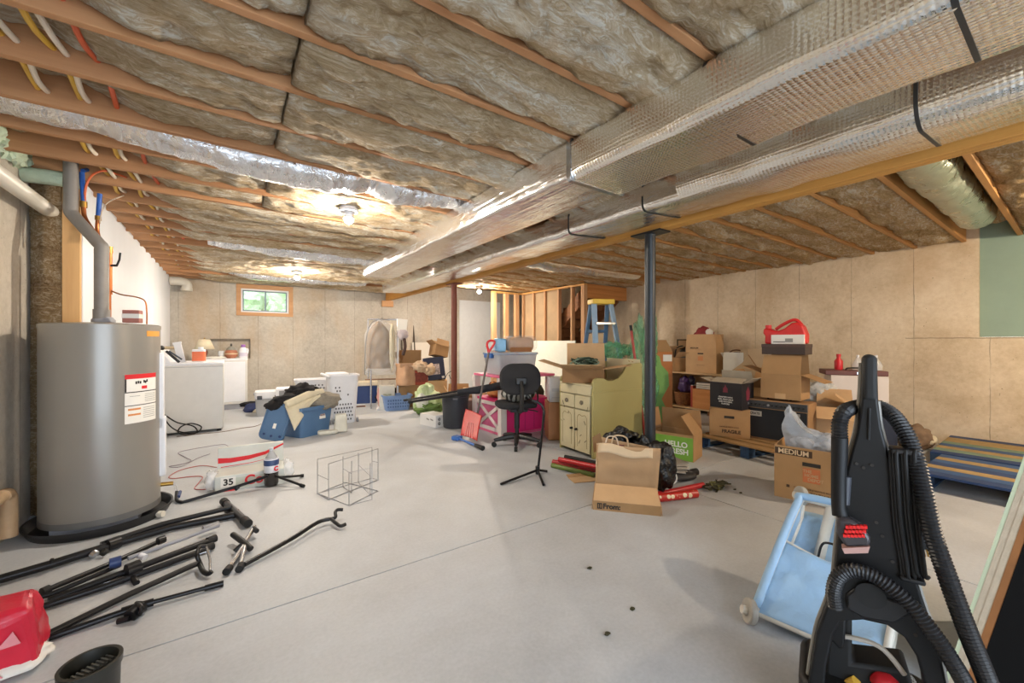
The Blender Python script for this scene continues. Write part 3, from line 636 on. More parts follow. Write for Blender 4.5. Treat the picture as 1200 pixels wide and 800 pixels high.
# ================================================================ BACK OF THE ROOM
CLOTHK = M('cloth_black', '#1b191b', .95, bump=.6, bscale=25, dist=.02); CLOTHC = M('cloth_cream', '#d0c7ae', .95, var=.08, bump=.5, bscale=30, dist=.01); CLOTHG = M('fleece_grey', '#8f887b', .95, var=.15, scale=20, bump=.8, bscale=60, dist=.02)
def tub(w, d, h, r, t=.9, th=.006, rimw=.02, seg=5):          # open tapered container
    b = B(); o = rr(w*t, d*t, r*.8, seg); p = rr(w, d, r, seg); i1 = rr(w-th*2, d-th*2, r, seg); i0 = rr(w*t-th*2, d*t-th*2, r*.8, seg)
    rings = [[(x, y, 0) for x, y in o], [(x, y, h) for x, y in p], [(x, y, h) for x, y in i1], [(x, y, th) for x, y in i0]]
    q = [[b.b.verts.new(v) for v in R] for R in rings]; n = len(o)
    for a, c in zip(q, q[1:]):
        for k in range(n): b.b.faces.new((a[k], a[(k+1) % n], c[(k+1) % n], c[k]))
    b.b.faces.new(q[0][::-1]); b.b.faces.new(q[-1]); return b
def rim(w, d, r, z, out, h, seg=5):
    b = B(); a = rr(w+2*out, d+2*out, r+out, seg); c = rr(w-.012, d-.012, r, seg); n = len(a)
    q = [[b.b.verts.new((x, y, zz)) for x, y in R] for R, zz in ((a, z), (a, z+h), (c, z+h), (c, z))]
    for k in range(4):
        A, C2 = q[k], q[(k+1) % 4]
        for i in range(n): b.b.faces.new((A[i], A[(i+1) % n], C2[(i+1) % n], C2[i]))
    return b
# blue tote
c = Zp(354, 515.6); trz = rad(28); tx = c + V((math.cos(trz)*(-.0)-math.sin(trz)*.2, math.sin(trz)*.0+math.cos(trz)*.2, 0))
cx, cy = .82, 5.86
TB = M('tote_blue', '#4b6d92', .42, var=.05)
o = T('storage_tote', 'open blue storage tote overflowing with black, cream and grey clothes', 'tote', (cx, cy, 0), rad(30))
P('body', tub(.50, .42, .37, .05, .86), TB, o); P('rim', rim(.50, .42, .05, .335, .015, .04), TB, o)
lb = P('label_sheet', B().cb((.08, -.197, .25), (.09, .004, .1), (rad(-4.5), 0, 0)), PAPER, o, label='white printed label'); P('print', B().cb((.08, -.1998, .26), (.07, .003, .05), (rad(-4.5), 0, 0)), M('label_grey', '#9b8683', .6, var=.6, scale=60), lb)
for i in (-1, 1): P('handle', B().box(i*.25-.02, i*.25+.02, -.08, .08, .315, .35), TB, o, bev=.008)
q = Zp(313, 515); o = T('tote_lid', 'blue tote lid leaning against the left side of the blue tote', 'lid', (.40, 5.66, .012), rad(-20), rot=(rad(-14), rad(11), rad(-34)))
P('panel', B().prism(rr(.30, .45, .06, 5, 0, .225), -.012, .012), TB, o, bev=.006); P('lip', B().tube([(x, -.012, z) for x, z in rr(.28, .43, .055, 5, 0, .225)], .012, 8, closed=True), TB, o)
P('sticker', B().box(-.015, .02, -.016, -.0125, .14, .2), PAPER, o)
for x, z in ((-.09, .06), (.0, .05), (.1, .06), (-.1, .41), (.1, .4)): P('latch', B().cyl((x, -.012, z), (x, -.02, z), .014, 10), NAVY, o)
o = T('black_sweater', 'black clothes heaped over the back edge of the blue tote', 'clothing', (.77, 5.90, .36))
P('folds', B().blob((-.14, -.09, .08), (.22, .14, .10), .3, 2, 1, 4).blob((.0, -.0, .16), (.20, .15, .12), .3, 2.2, 2, 4).blob((-.3, -.13, .05), (.12, .09, .06), .25, 2, 4, 3), CLOTHK, o, ang=180)
o = T('grey_blanket', 'grey fleece heaped at the right end of the blue tote', 'clothing', (.96, 5.90, .36))
P('folds', B().blob((.03, -.02, .04), (.24, .19, .13), .2, 2, 7, 4), CLOTHG, o, ang=180)
o = T('cream_shirt', 'cream cloth hanging down over the front of the blue tote', 'clothing', (.72, 5.68, .36))
def drape(u, v):
    top = V((-.17+.42*u, -.06+.20*u, .06+.09*u)); drop = (1-u)**1.6*.27*v if u < 1 else 0
    w = .018*math.sin(9*u+3*v)+.012*noise.noise(V((u*4, v*4, 3)))
    return top+V((.10*v*(1-u)+.02*v-.03*v, -.10*min(1, v*4)*(1-.3*u)+w, -drop-.03*v))
P('folds', B().grid(drape, 24, 20), CLOTHC, o, solid=.012, ang=180); P('roll', B().tube(spline([(-.16, -.04, .06), (0, .0, .12), (.14, .1, .16), (.3, .16, .17)], 6), [.05]*18+[.03], 12), CLOTHC, o, ang=180)
p = Zp(299, 484); o = T('navy_clothes', 'small heap of navy and white clothes on the floor left of the blue tote', 'clothing', (p.x, p.y+.2, 0))
P('folds', B().blob((0, 0, .04), (.14, .13, .11), .35, 2, 3, 3, flat=.002), M('cloth_navy', '#2b3358', .95), o, ang=180); P('white_piece', B().blob((.06, -.12, .02), (.09, .06, .05), .3, 2, 5, 3, flat=.002), CLOTHC, o, ang=180); P('black_piece', B().blob((-.06, .1, .12), (.15, .07, .05), .3, 2, 8, 3), CLOTHK, o, ang=180)
# coolers and hampers
def cooler(label, loc, rz, w, d, h, m, lm, lidh=.07):
    o = T('cooler', label, 'cooler', loc, rz)
    P('body', tub(w, d, h-lidh, .04, .93), m, o); P('filling', B().box(-w/2+.03, w/2-.03, -d/2+.03, d/2-.03, .02, h-lidh-.001), lm, o); P('lid', B().prismz(rr(w+.02, d+.02, .045, 5), h-lidh, h), lm, o, bev=.012); return o
p = Zp(317, 489)
o = cooler('small grey and white cooler with two dark latches behind the blue tote', (.52, 7.72, 0), face(317), .36, .3, .40, M('cooler_grey', '#a9abae', .5), WHT, .12)
for i in (-1, 1): P('latch', B().box(i*.12-.035, i*.12+.035, -.175, -.15, .275, .335), M('latch_dark', '#373b44', .5), o, bev=.006)
P('handle', B().tube(spline([(-.19, 0, .33), (-.2, -.1, .36), (-.2, .1, .36), (-.19, 0, .33)], 5), .008, 8), GRY, o)
o = T('metal_case', 'grey box with white frame between the small cooler and white hampers', 'box', (.85, 7.42, 0), face(343))
P('body', B().box(-.25, .25, -.17, .17, .0, .46), WHT, o, bev=.015); P('front_panel', B().box(-.20, .23, -.178, -.165, .02, .43), M('panel_grey', '#8b8d91', .5), o, bev=.004); P('handle', B().box(.08, .16, -.19, -.175, .3, .32), GRY, o, bev=.004)
HOLE = M('hole_dark', '#4a4a50', .8)
def hamper(label, loc, rz, w, d, h, holes, extra=True):
    o = T('laundry_hamper', label, 'laundry basket', loc, rz)
    P('body', tub(w, d, h, .08, .8, th=.008), WHT, o); P('rim', rim(w, d, .08, h-.02, .018, .03), WHT, o)
    b = B(); k = w*.8/2
    for z, xs in holes:
        for x in xs:
            wz = d/2*(.8+.2*z/h)
            b.cb((x, -wz+.002, z), (.018, .012, .026), (rad(-6), 0, 0))
    P('vent_holes', b, HOLE, o, bev=.003, label='dark slots'); return o
hz = [(.06+.055*i, [-.13+.037*j+(.018 if i % 2 else 0) for j in range(7)]) for i in range(5)]+[(.36, [-.13, -.05]), (.42, [-.12, -.08, .05]), (.48, [-.1, -.06]), (.53, [-.12, -.07])]
p = Zp(397, 500)
o = hamper('tall white wheeled laundry hamper with dark slots beside the blue cooler', (1.38, 6.42, 0), face(397)+rad(10), .42, .36, .70, hz)
for i in (-1, 1): P('wheel', B().cyl((i*.19-.012, -.13, .035), (i*.19+.012, -.13, .035), .035, 14), GRY, o)
P('handle', B().tube(spline([(-.2, -.16, .68), (-.26, -.1, .72), (-.27, .1, .72), (-.2, .16, .68)], 6), .016, 10), WHT, o); P('lid', B().prismz(rr(.30, .34, .07, 5, -.07, .02), .70, .735), WHT, o, bev=.012)
o = hamper('lower white laundry hamper with small holes behind the wheeled one', (1.12, 7.3, 0), face(358), .52, .38, .58, [(.50-.05*i, [-.02+.05*j+(.025 if i % 2 else 0) for j in range(4)]) for i in range(6)])
p = Zp(380, 516)
o = T('plastic_scoop', 'off-white plastic piece standing on the floor at the foot of the hamper', 'plastic piece', (1.14, 5.72, 0), face(380))
OFFW = M('off_white', '#d5d2c4', .5)
P('upright', B().prism([(-.02, 0), (.15, 0), (.14, .24), (.0, .24)], -.05, .05), OFFW, o, bev=.02); P('foot', B().prismz(rr(.24, .12, .05, 5, -.09, -.06), 0, .05), OFFW, o, bev=.015)
o = cooler('navy blue cooler with cream lid behind the wheeled hamper', (2.17, 8.2, 0), face(425), .48, .34, .42, NAVY, M('lid_cream', '#cfc4ae', .5), .08)
P('handle', B().tube(spline([(-.25, -.1, .3), (-.26, -.1, .38), (-.26, .1, .38), (-.25, .1, .3)], 5), .012, 8), OFFW, o)
p = Zp(418, 476); o = T('brown_strip', 'short brown wooden strip lying on the floor in front of the navy cooler', 'strip', (p.x, p.y-.1, 0), face(420)); P('strip', B().box(-.12, .12, -.02, .02, 0, .022), M('strip_brown', '#6d4a3a', .7), o, bev=.003); P('end', B().box(.12, .128, -.02, .02, 0, .022), PINE, o)
o = carton('small white carton with pale print between the navy cooler and blue basket', (2.30, 7.2, 0), face(437), .26, .22, .42, None, M('carton_white', '#cfccc2', .7, var=.05)); P('print', B().box(-.07, .07, -.113, -.11, .12, .28), M('print_pale', '#b1b39e', .7, var=.5, scale=40), o)
# blue basket
p = Zp(466, 482)
o = T('laundry_basket', 'low periwinkle blue plastic basket on the floor beside the black bucket', 'basket', (2.42, 7.05, 0), face(466)+rad(12))
PB = M('periwinkle', '#7590bd', .5)
P('body', tub(.48, .36, .26, .06, .82), PB, o); P('rim', rim(.48, .36, .06, .24, .016, .025), PB, o)
for r_ in range(3):
    b = B()
    for k in range(9): b.cb((-.17+.042*k, -.155-.010*r_, .07+.055*r_), (.022, .012, .03), (rad(-7), 0, 0))
    P('slot_row', b, M('hole_blue', '#52688f', .8), o, bev=.003)
o = T('red_cloth', 'pink and red cloth scrap sticking up behind the blue basket', 'cloth', (2.45, 7.35, 0)); P('folds', B().blob((-.18, 0, .2), (.1, .08, .2), .3, 2, 12, 3, flat=.002), M('cloth_pink', '#c08f8b', .9), o, ang=180); P('red_piece', B().blob((-.12, -.05, .3), (.05, .04, .06), .3, 2, 14, 2), M('cloth_red', '#a8453e', .9), o, ang=180)
# garment rack
g = D(462, 470, 7.35); gx, gy = g.x, g.y
o = T('garment_rack', 'garment rack with a white post standing near the back wall', 'rack', (gx, gy, 0), face(450))
P('post', B().cyl((.06, 0, .0), (.06, 0, 1.62), .02, 12), WHT, o, label='white post'); P('post', B().cyl((-.40, 0, .0), (-.40, 0, .7), .016, 12), CHR, o); P('top_rail', B().cyl((-.45, 0, 1.60), (.1, 0, 1.60), .012, 10), CHR, o); P('lower_rail', B().cyl((-.5, 0, .52), (.08, 0, .52), .012, 10), M('rail_brown', '#8f6a50', .5), o)
for x in (-.28, .06): P('foot', B().box(x-.02, x+.02, -.22, .22, 0, .03), WHT, o, bev=.005)
P('post', B().cyl((-.45, 0, .52), (-.45, 0, 1.6), .010, 10), CHR, o)
o = T('garment_bag', 'clear plastic garment bag with brown clothes hanging on the rack', 'garment bag', (gx, gy, 0), face(450))
GB = M('garment_brown', '#7b6241', .9, var=.3, scale=7, bump=.5, bscale=12, dist=.02)
P('brown_clothes', B().grid(lambda u, v: (lambda a, z: V((-.27+(.215*(1-max(0, (z-1.2)/.36)**2.2*.9))*math.cos(a)+.012*noise.noise(V((a*2, z*4, 1))), (.10-.06*max(0, (z-1.2)/.36))*math.sin(a)+.02*noise.noise(V((a*4, z*3, 4))), z)))(2*PI*u, .72+.84*v), 36, 30), GB, o, ang=180); P('white_garment', B().blob((-.04, -.01, 1.10), (.055, .08, .44), .12, 1.5, 6, 4), CLOTHC, o, ang=180)
P('plastic_cover', B().grid(lambda u, v: (lambda a, z: V((-.235+(.27*(1-max(0, (z-1.25)/.36)**2.4*.95))*math.cos(a)+.012*noise.noise(V((a*2, z*6, 1))), (.12-.08*max(0, (z-1.2)/.4))*math.sin(a)+.02*noise.noise(V((a*3, z*5, 4))), z)))(2*PI*u, .60+1.0*v), 36, 36), M('garment_plastic', '#eceef0', .1, var=.05, alpha=.22, bump=.9, bscale=9, dist=.05), o, ang=180)
P('piping', B().tube(spline([(-.50, -.125, .62), (-.48, -.125, 1.2), (-.40, -.125, 1.5), (-.26, -.125, 1.585), (-.08, -.125, 1.58)], 6), .007, 6), M('piping_grey', '#74767a', .4), o); P('hook', B().tube(spline([(-.22, 0, 1.57), (-.22, 0, 1.62), (-.19, 0, 1.63)], 4), .005, 6), CHR, o)
o = T('folded_paper', 'white papers and a pouch hanging at the top of the white rack post', 'papers', (gx, gy, 0), face(455)); P('sheet', B().cb((.14, -.03, 1.5), (.17, .02, .22), (0, .1, 0)), PAPER, o, bev=.006); P('pouch', B().blob((.15, -.02, 1.33), (.1, .05, .1), .2, 2, 4, 3), M('pouch_grey', '#b9aeb0', .7), o, ang=180)
P('dark_strap', B().tube(spline([(.17, -.02, 1.28), (.19, -.02, 1.1), (.15, -.02, .95)], 5), .03, 8), M('strap_brown', '#4a3630', .8), o, label='dark brown strap')
o = T('duffel_bag', 'black bag on the floor behind the garment rack post', 'bag', (2.52, 7.75, 0), face(456)); P('body', B().blob((-.02, 0, .17), (.22, .18, .19), .2, 2, 5, 4, flat=.002), CLOTHK, o, ang=180); P('handle', B().tube(spline([(-.12, -.1, .32), (-.02, -.12, .37), (.08, -.1, .32)], 6), .015, 8), BLKR, o)
# cardboard pile
f1 = face(480)
carton('wide brown carton at the bottom of the pile behind the blue basket', (2.82, 7.32, 0), f1, .58, .4, .40, None, CARD, tape=True)
REDB = M('box_red', '#a1452f', .7, var=.15)
o = carton('red and white printed box on the wide brown carton', (2.86, 7.24, .401), f1, .42, .3, .28, None, REDB); P('print', B().box(-.1, .2, -.153, -.15, .05, .22), M('box_print', '#7c3526', .7, var=.4, scale=30), o)
o = T('paper_sack', 'crumpled brown paper sack standing at the left end of the pile', 'bag', (2.64, 7.18, .401), f1); P('sack', B().grid(lambda u, v: (lambda a, z: V(((.15+.02*math.cos(4*a))*math.cos(a)*(1+.08*noise.noise(V((a*2, z*9, 1)))), (.12+.02*math.cos(4*a))*math.sin(a)*(1+.1*noise.noise(V((a*2, z*9, 5)))), z)))(2*PI*u, .40*v+.0), 40, 16), M('sack_brown', '#c19a7a', .85), o, solid=.005, ang=180); P('top_fold', B().cb((.0, -.13, .37), (.2, .01, .08), (.5, 0, .1)), M('sack_brown', ''), o); P('bottom', B().box(-.12, .12, -.09, .09, 0, .006), M('sack_brown', ''), o)
carton('open tan carton with raised flaps at the top left of the pile', (2.80, 7.42, .682), f1+.3, .36, .3, .14, {'f': 100, 'b': 75, 'l': 120, 'r': 60}, CARD, fl=.22)
o = T('wrapping_paper', 'crumpled cream packing paper spilling over the red box', 'paper', (2.98, 7.06, .681), f1); P('folds', B().blob((-.1, -.05, .06), (.13, .1, .1), .4, 2.5, 21, 4).blob((.06, -.06, .0), (.1, .08, .1), .4, 2.5, 22, 4), M('packing', '#cdb193', .85), o, ang=180)
o = carton('small tan carton under the navy printed box', (3.22, 7.16, 0), face(507), .42, .34, .47, None, CARD2, tape=True)
NB = M('box_navy', '#22263f', .6); o = carton('navy printed box tilted on the small tan carton', (3.21, 7.14, .48), face(507), .38, .26, .42, None, NB, tilt=(0, rad(-7))); P('print', B().box(-.12, .1, -.133, -.13, .1, .3), M('navy_print', '#b9a9a4', .6, var=.7, scale=25), o); P('corner_marks', B().box(-.18, -.13, -.133, -.13, .03, .07).box(.12, .17, -.133, -.13, .02, .06), WINK, o)
carton('open tan box balanced on top of the navy printed box', (3.26, 7.14, .915), face(515)+.5, .28, .24, .2, {'f': 80, 'b': 100, 'l': 150, 'r': 45}, CARD, tilt=(rad(-8), rad(14)))
carton('low tan carton on the floor beside the red-brown column', (3.5, 6.75, 0), face(525), .4, .3, .25, {'f': 170, 'b': 90, 'l': 120, 'r': 130}, CARD2)
o = T('wire_hanger', 'bent wire coil on the small tan carton, right of the navy box', 'wire', (3.42, 7.0, .475), face(520)); P('wire', B().tube(spline([(-.08, 0, .005), (-.02, 0, .12), (.08, 0, .16), (.12, 0, .05), (.05, 0, .005), (.0, 0, .09)], 6), .006, 6), BLKM, o); P('end', B().sphere((-.08, 0, .012), .011), BLKM, o)
# leaning things on the back wall
WB = M('leaning_board', '#d5cfc5', .7, var=.03)
o = T('white_board', 'plain white board leaning on the back wall behind the red-brown column', 'board', (4.12, 9.2, 0), 0, rot=(rad(-5), 0, 0)); P('panel', B().box(-.55, .4, -.012, .012, 0, 1.18), WB, o); P('edge_band', B().box(.4, .412, -.014, .014, 0, 1.18), GRY, o)
for u, v0, lab in ((485, 388, 'thin dark pole leaning on the back wall, left of its twin'), (505, 379, 'thin dark pole leaning on the back wall, right of its twin')):
    q = D(u, v0, 8.9); o = T('pole', lab, 'pole', (q.x, 9.18, .003), 0, 'poles at the back wall', (rad(-6), 0, 0)); P('rod', B().lathe([(.02, 0), (.02, q.z-.3), (.004, q.z)], 10), M('pole_dark', '#4b4034', .7), o); P('tip', B().sphere((0, 0, .02), .026), BLKR, o)
# green bag, white carton, bucket with poles
o = T('gift_bag', 'lime green printed plastic bag between the blue basket and black bucket', 'bag', (2.72, 6.35, 0), face(500))
LG = M('bag_green', '#9dbb6a', .5, col2='#dfe6c4', scale=6, bump=.4, bscale=10, dist=.02)
P('body', B().blob((0, .02, .2), (.22, .15, .27), .42, 1.7, 15, 5, flat=.002), LG, o, ang=180); P('green_base', B().blob((.02, -.05, .09), (.24, .17, .10), .4, 2.5, 16, 4, flat=.002), M('bag_darkgreen', '#5d7a3a', .6, var=.3), o, ang=180); P('white_patch', B().blob((-.1, -.12, .2), (.1, .05, .14), .2, 2, 18, 3), M('bag_white', '#d8dcd0', .5), o, ang=180)
o = carton('white carton with black symbols in front of the black bucket', (2.42, 5.42, 0), face(506)+rad(38), .24, .36, .165, None, M('carton_bright', '#d9d8d6', .6, var=.03))
for i, (x, z) in enumerate(((-.06, .11), (.03, .11), (-.06, .05), (.03, .05), (.08, .08))):
    P('symbol', B().tube([(x+.019*math.cos(t*PI/4), -.181, z+.019*math.sin(t*PI/4)) for t in range(8)], .005, 6, closed=True), INK, o)
    P('symbol', B().cyl((x, -.1815, z), (x, -.18, z), .009, 8), INK, o)
for y in (-.09, .0): P('symbol', B().cb((-.121, y, .10), (.003, .06, .02), (.2, 0, 0)), GREYINK, o)
bk = Zp(530, 503); bkx, bky = 2.60, 5.12
o = T('bucket', 'tall black plastic bucket with two long poles laid across it', 'bucket', (bkx, bky, 0), face(530))
BK = M('bucket_black', '#2b2e35', .45); P('body', B().lathe([(.155, 0), (.165, .01), (.19, .46), (.18, .46), (.15, .02), (0, .02)], 36), BK, o); P('rim', B().lathe([(.19, .43), (.2, .435), (.2, .462), (.185, .462)], 36), BK, o)
P('handle', B().box(-.035, .03, -.2, -.185, .405, .43), GRY, o, bev=.006)
def pole2(label, a, b_, r, mat, seg=10):
    a, b_ = V(a), V(b_); o = T('pole', label, 'pole', a); P('shaft', B().tube([V((0, 0, 0)), b_-a], r, seg), mat, o); d = (b_-a).normalized(); P('end_cap', B().tube([d*-.004, d*.05], r*1.25, seg), BLKR, o); return o
pole2('longer thin black pole lying across the black bucket, upper of the two', D(474, 469, 5.75), D(612, 445, 5.02), .014, BLKM)
pole2('thicker black tube lying across the black bucket, under the thin pole', D(480, 470.5, 5.7), D(604, 452, 5.0), .024, BLKM)
solo('umbrella', 'dark furled umbrella lying on the bucket behind the two poles', 'umbrella', B().tube([D(536, 459, 5.0), D(560, 457, 5.05), D(604, 447, 5.1)], [.03, .05, .035], 12), M('umbrella_dark', '#23242a', .8, bump=.4, bscale=20))
o = T('plank_pile', 'pale cardboard sheets stacked low behind the black bucket', 'cardboard', (3.15, 5.55, 0), face(556)); 
for i in range(5): P('sheet', B().cb((.02*(i % 2), 0, .06+i*.09), (.44-.02*i, .34, .085), (0, 0, .06*(i % 3-1))), (CARDD, CARD2, CARD)[i % 3], o, bev=.004)
carton('flat-topped brown box with scribbles behind the shovel blade', (2.92, 5.15, 0), face(562)+.25, .26, .24, .36, None, M('box_mauve', '#96766a', .8, var=.25, scale=12))
# snow shovel
sh = T('snow_shovel', 'red snow shovel with grey shaft leaning on the white and pink toy stand', 'shovel', Zp(549, 513), 0)
s0 = sh.location.copy(); a = D(559, 482, 4.9)-s0; hnd = D(573, 411, 5.0)-s0
def blade(u, v):
    bl, br = D(540, 510, 4.75)-s0, D(559, 516.5, 4.5)-s0; tl, tr = D(546, 479, 4.98)-s0, D(565, 487, 4.72)-s0
    p = (bl*(1-u)+br*u)*(1-v)+(tl*(1-u)+tr*u)*v
    k = math.sin(PI*v)*.035+math.sin(PI*u)*.02
    return p+V((.3, .75, .35))*k+V((.02, .06, .02))*(.06*abs(math.sin(u*PI*3))*(1-v)*.4)
P('blade', B().grid(blade, 24, 16), M('shovel_red', '#b3211f', .4), sh, solid=.008, ang=180); P('shaft', B().tube([a+V((0, 0, -.06)), hnd], .014, 12), M('shaft_grey', '#5d5450', .5), sh)
d = (hnd-a).normalized(); sd = V((CS, -SN, 0)); h2 = hnd
P('handle', B().tube(spline([h2-d*.02, h2+d*.02-sd*.015, h2+d*.08-sd*.04, h2+d*.12-sd*.03, h2+d*.13+sd*.0, h2+d*.12+sd*.045, h2+d*.08+sd*.045, h2+d*.02+sd*.015, h2-d*.02], 4), .014, 10), RED, sh, label='red grip')
b = B()
for u in (.25, .4, .55, .7): b.tube([blade(u+.04*0, .02)+V((-.006, -.012, 0)), blade(.5+(u-.5)*.6, .5)+V((-.006, -.012, 0))], .006, 6)
P('wear_marks', b, M('wear_pink', '#cf8d88', .5), sh, label='pale scratches')
ba = Zp(536, 513, .03); bb = Zp(566, 525, .03)
o = T('snow_brush', 'blue ice scraper brush lying on the floor in front of the shovel', 'brush', ba)
P('handle', B().tube([(0, 0, 0), (bb-ba)*.75], .014, 10), M('brush_blue', '#3466b0', .4), o); P('bristles', B().tube([(bb-ba)*.72, (bb-ba)], [.018, .028], 10), BLKR, o); P('scraper', B().cb((bb-ba)*-.02, (.1, .1, .05), (0, 0, .4)), M('brush_blue', ''), o, bev=.01)
# ---------------------------------------------------------------- toy stand
tx0, ty0 = 2.82, 4.24
o = T('toy_barn', 'white and pink toy barn stand holding storage under the clear bin', 'toy', (tx0, ty0, 0), rad(0))
TW = M('toy_white', '#dcd3cf', .5, var=.03); PK = M('toy_pink', '#d0266e', .6, var=.06, scale=6)
wX, wY = .84, .72; zt, zs = .73, .44
for x in (0, wX-.06):
    for y in (0, wY-.06): P('post', B().box(x-.03, x+.06, y, y+.08, 0, zt), TW, o, bev=.006)
P('top_board', B().box(-.01, wX+.01, -.01, wY+.01, zt, zt+.03), M('toy_pink_light', '#dd6a92', .5), o, bev=.006); P('shelf_board', B().box(.01, wX-.01, .01, wY-.01, zs-.03, zs), PK, o)
P('front_panel', B().box(.06, wX-.06, .012, .03, .03, zs-.03), PK, o, label='hot pink fabric panel'); P('back_panel', B().box(.06, wX-.06, wY-.03, wY-.012, .03, zs-.03), PK, o)
sp = P('side_panel', B().box(.012, .03, .06, wY-.06, .03, zs-.03), M('toy_pink_dull', '#c45c84', .6), o)
P('cross_frame', B().box(.0, .014, .06, wY-.06, .03, .075).box(.0, .014, .06, wY-.06, zs-.075, zs-.03).bar((.008, .08, .06), (.008, wY-.08, zs-.06), .014, .045).bar((.006, wY-.08, .06), (.006, .08, zs-.06), .014, .045), TW, o)
P('base_rail', B().box(-.005, wX, -.005, wY, 0, .03), M('toy_pink_light', ''), o)
for x in (.2, .35, .5, .65): P('seam', B().box(x, x+.006, .008, .012, .05, zs-.05), M('seam_pink', '#a51c56', .6), o)
for i, (x, y, r, m, nm) in enumerate(((.18, .2, .1, M('toy_brown', '#8d5f3a', .8, var=.3), 'brown'), (.14, .42, .11, M('toy_orange', '#c98a4e', .8, var=.3), 'orange'), (.42, .2, .1, M('toy_teal', '#7c8c8a', .8, var=.3), 'grey-green'), (.2, .56, .1, M('toy_darkred', '#7a3a36', .8, var=.3), 'dark red'))):
    q = T('plush_toy', 'small %s stuffed toy on the shelf of the toy barn' % nm, 'toy', (tx0+x, ty0+y, zs+.001)); P('body', B().blob((0, 0, r*.8), (r, r, r*.9), .2, 2, i+40, 3, flat=.002), m, q, ang=180); P('head', B().blob((-r*.3, -r*.3, r*1.6), (r*.45, r*.45, r*.4), .15, 2, i+50, 2), m, q, ang=180)
o = T('storage_bin', 'clear plastic storage bin with blue lid on top of the toy barn', 'storage bin', (tx0+.36, ty0+.36, zt+.03), rad(-4))
P('body', tub(.62, .46, .27, .05, .88), M('bin_clear', '#ccd2da', .2, var=.03, alpha=.5), o); P('contents', B().blob((0, 0, .11), (.26, .19, .105), .12, 2, 23, 4), M('bin_contents', '#b58d92', .8, col2='#c9cbd3', scale=6), o, ang=180)
P('lid', B().prismz(rr(.65, .49, .06, 5), .262, .295), M('bin_lid', '#a9bdd8', .35, alpha=.6), o, bev=.008); P('latch', B().box(-.36, -.31, -.1, .1, .22, .285), M('latch_blue', '#2f62a8', .4), o, bev=.008)
o = T('bedding_pack', 'clear bag of folded brown bedding with blue packing on the storage bin', 'bag', (tx0+.40, ty0+.34, zt+.03+.296), rad(-20))
P('brown_bedding', B().cb((.08, 0, .105), (.36, .30, .19)), M('bedding_brown', '#a87c52', .9, var=.2, scale=6, bump=.5, bscale=20, dist=.02), o, bev=.06, seg=4); P('blue_pack', B().cb((-.20, -.02, .095), (.12, .28, .18), (0, .05, 0)), M('pack_blue', '#7fb0d6', .5, var=.15), o, bev=.02); P('white_pack', B().blob((-.31, .02, .08), (.07, .13, .08), .2, 2, 3, 3, flat=.001), CLEARW, o, ang=180)
P('plastic_wrap', B().cb((.08, 0, .115), (.46, .34, .225)), M('wrap_thin', '#eef1f4', .12, var=0, alpha=.2, bump=.5, bscale=12, dist=.03), o, bev=.08, seg=4); P('flap', B().cb((.06, -.16, .035), (.3, .02, .06)), M('flap_brown', '#8c5f3a', .8), o, bev=.004)
# office chair
ch = D(608, 519, 4.72); chx, chy = 2.72, 3.80
o = T('office_chair', 'black armless office chair seen from behind, in front of the toy barn', 'chair', (chx, chy, 0), face(608)+rad(14))
FAB = M('chair_fabric', '#222225', .9, bump=.2, bscale=120)
P('seat', B().prismz(rr(.46, .44, .13, 6, 0, .06), .44, .50), FAB, o, bev=.02, seg=3)
m = Matrix.Translation((0, -.16, .78)) @ Matrix.Rotation(rad(-8), 4, 'X')
pts = [(x, z) for x, z in rr(.47, .35, .15, 8)]
P('backrest', B().prism(pts, -.03, .03, m), FAB, o, bev=.022, seg=3)
P('back_bar', B().tube(spline([(0, 0, .43), (0, -.16, .42), (0, -.22, .47), (0, -.225, .62), (0, -.205, .76)], 6), .026, 8), BLK, o); P('back_plate', B().cb((0, -.2, .76), (.12, .03, .08), (rad(-8), 0, 0)), BLK, o, bev=.01)
P('gas_column', B().cyl((0, 0, .1), (0, 0, .36), .024, 14).cyl((0, 0, .2), (0, 0, .42), .032, 14), BLK, o); P('mechanism', B().box(-.1, .1, -.12, .1, .40, .44), BLK, o, bev=.01); P('lever', B().tube([(.08, -.02, .42), (.2, -.04, .40), (.24, -.04, .385)], .007, 8), BLKM, o)
for k in range(5):
    a = rad(90+72*k+20); ex, ey = .27*math.cos(a), .27*math.sin(a)
    lg = P('leg', B().tube([(0, 0, .11), (ex*.5, ey*.5, .10), (ex, ey, .075)], [.034, .028, .02], 8), BLK, o)
    P('caster', B().cyl((ex-.018*math.sin(a), ey+.018*math.cos(a), .028), (ex+.018*math.sin(a), ey-.018*math.cos(a), .028), .028, 12), BLKR, lg)
zb = B().blob((.02, .06, .098), (.2, .19, .10), .14, 2, 31, 4, flat=.002)
mz, nt, bb_, oo = base('zebra', .6); wv = node(nt, 'ShaderNodeTexWave', i_Scale=5.0, i_Distortion=6.0, i_Detail=2.0); nt.links.new(oo, wv.inputs['Vector']); nt.links.new(ramp(nt, wv.outputs['Fac'], [(.4, '#1a1a1a'), (.55, '#9a9a94')]), bb_.inputs['Base Color'])
q = T('zebra_bag', 'black and white striped bag sitting on the office chair seat', 'bag', (chx, chy, .502), face(608)); P('body', zb, mz, q, ang=180); P('strap', B().tube(spline([(.12, -.1, .1), (.22, -.13, .0), (.23, -.08, .12), (.15, 0, .17)], 5), .009, 8), BLKR, q)
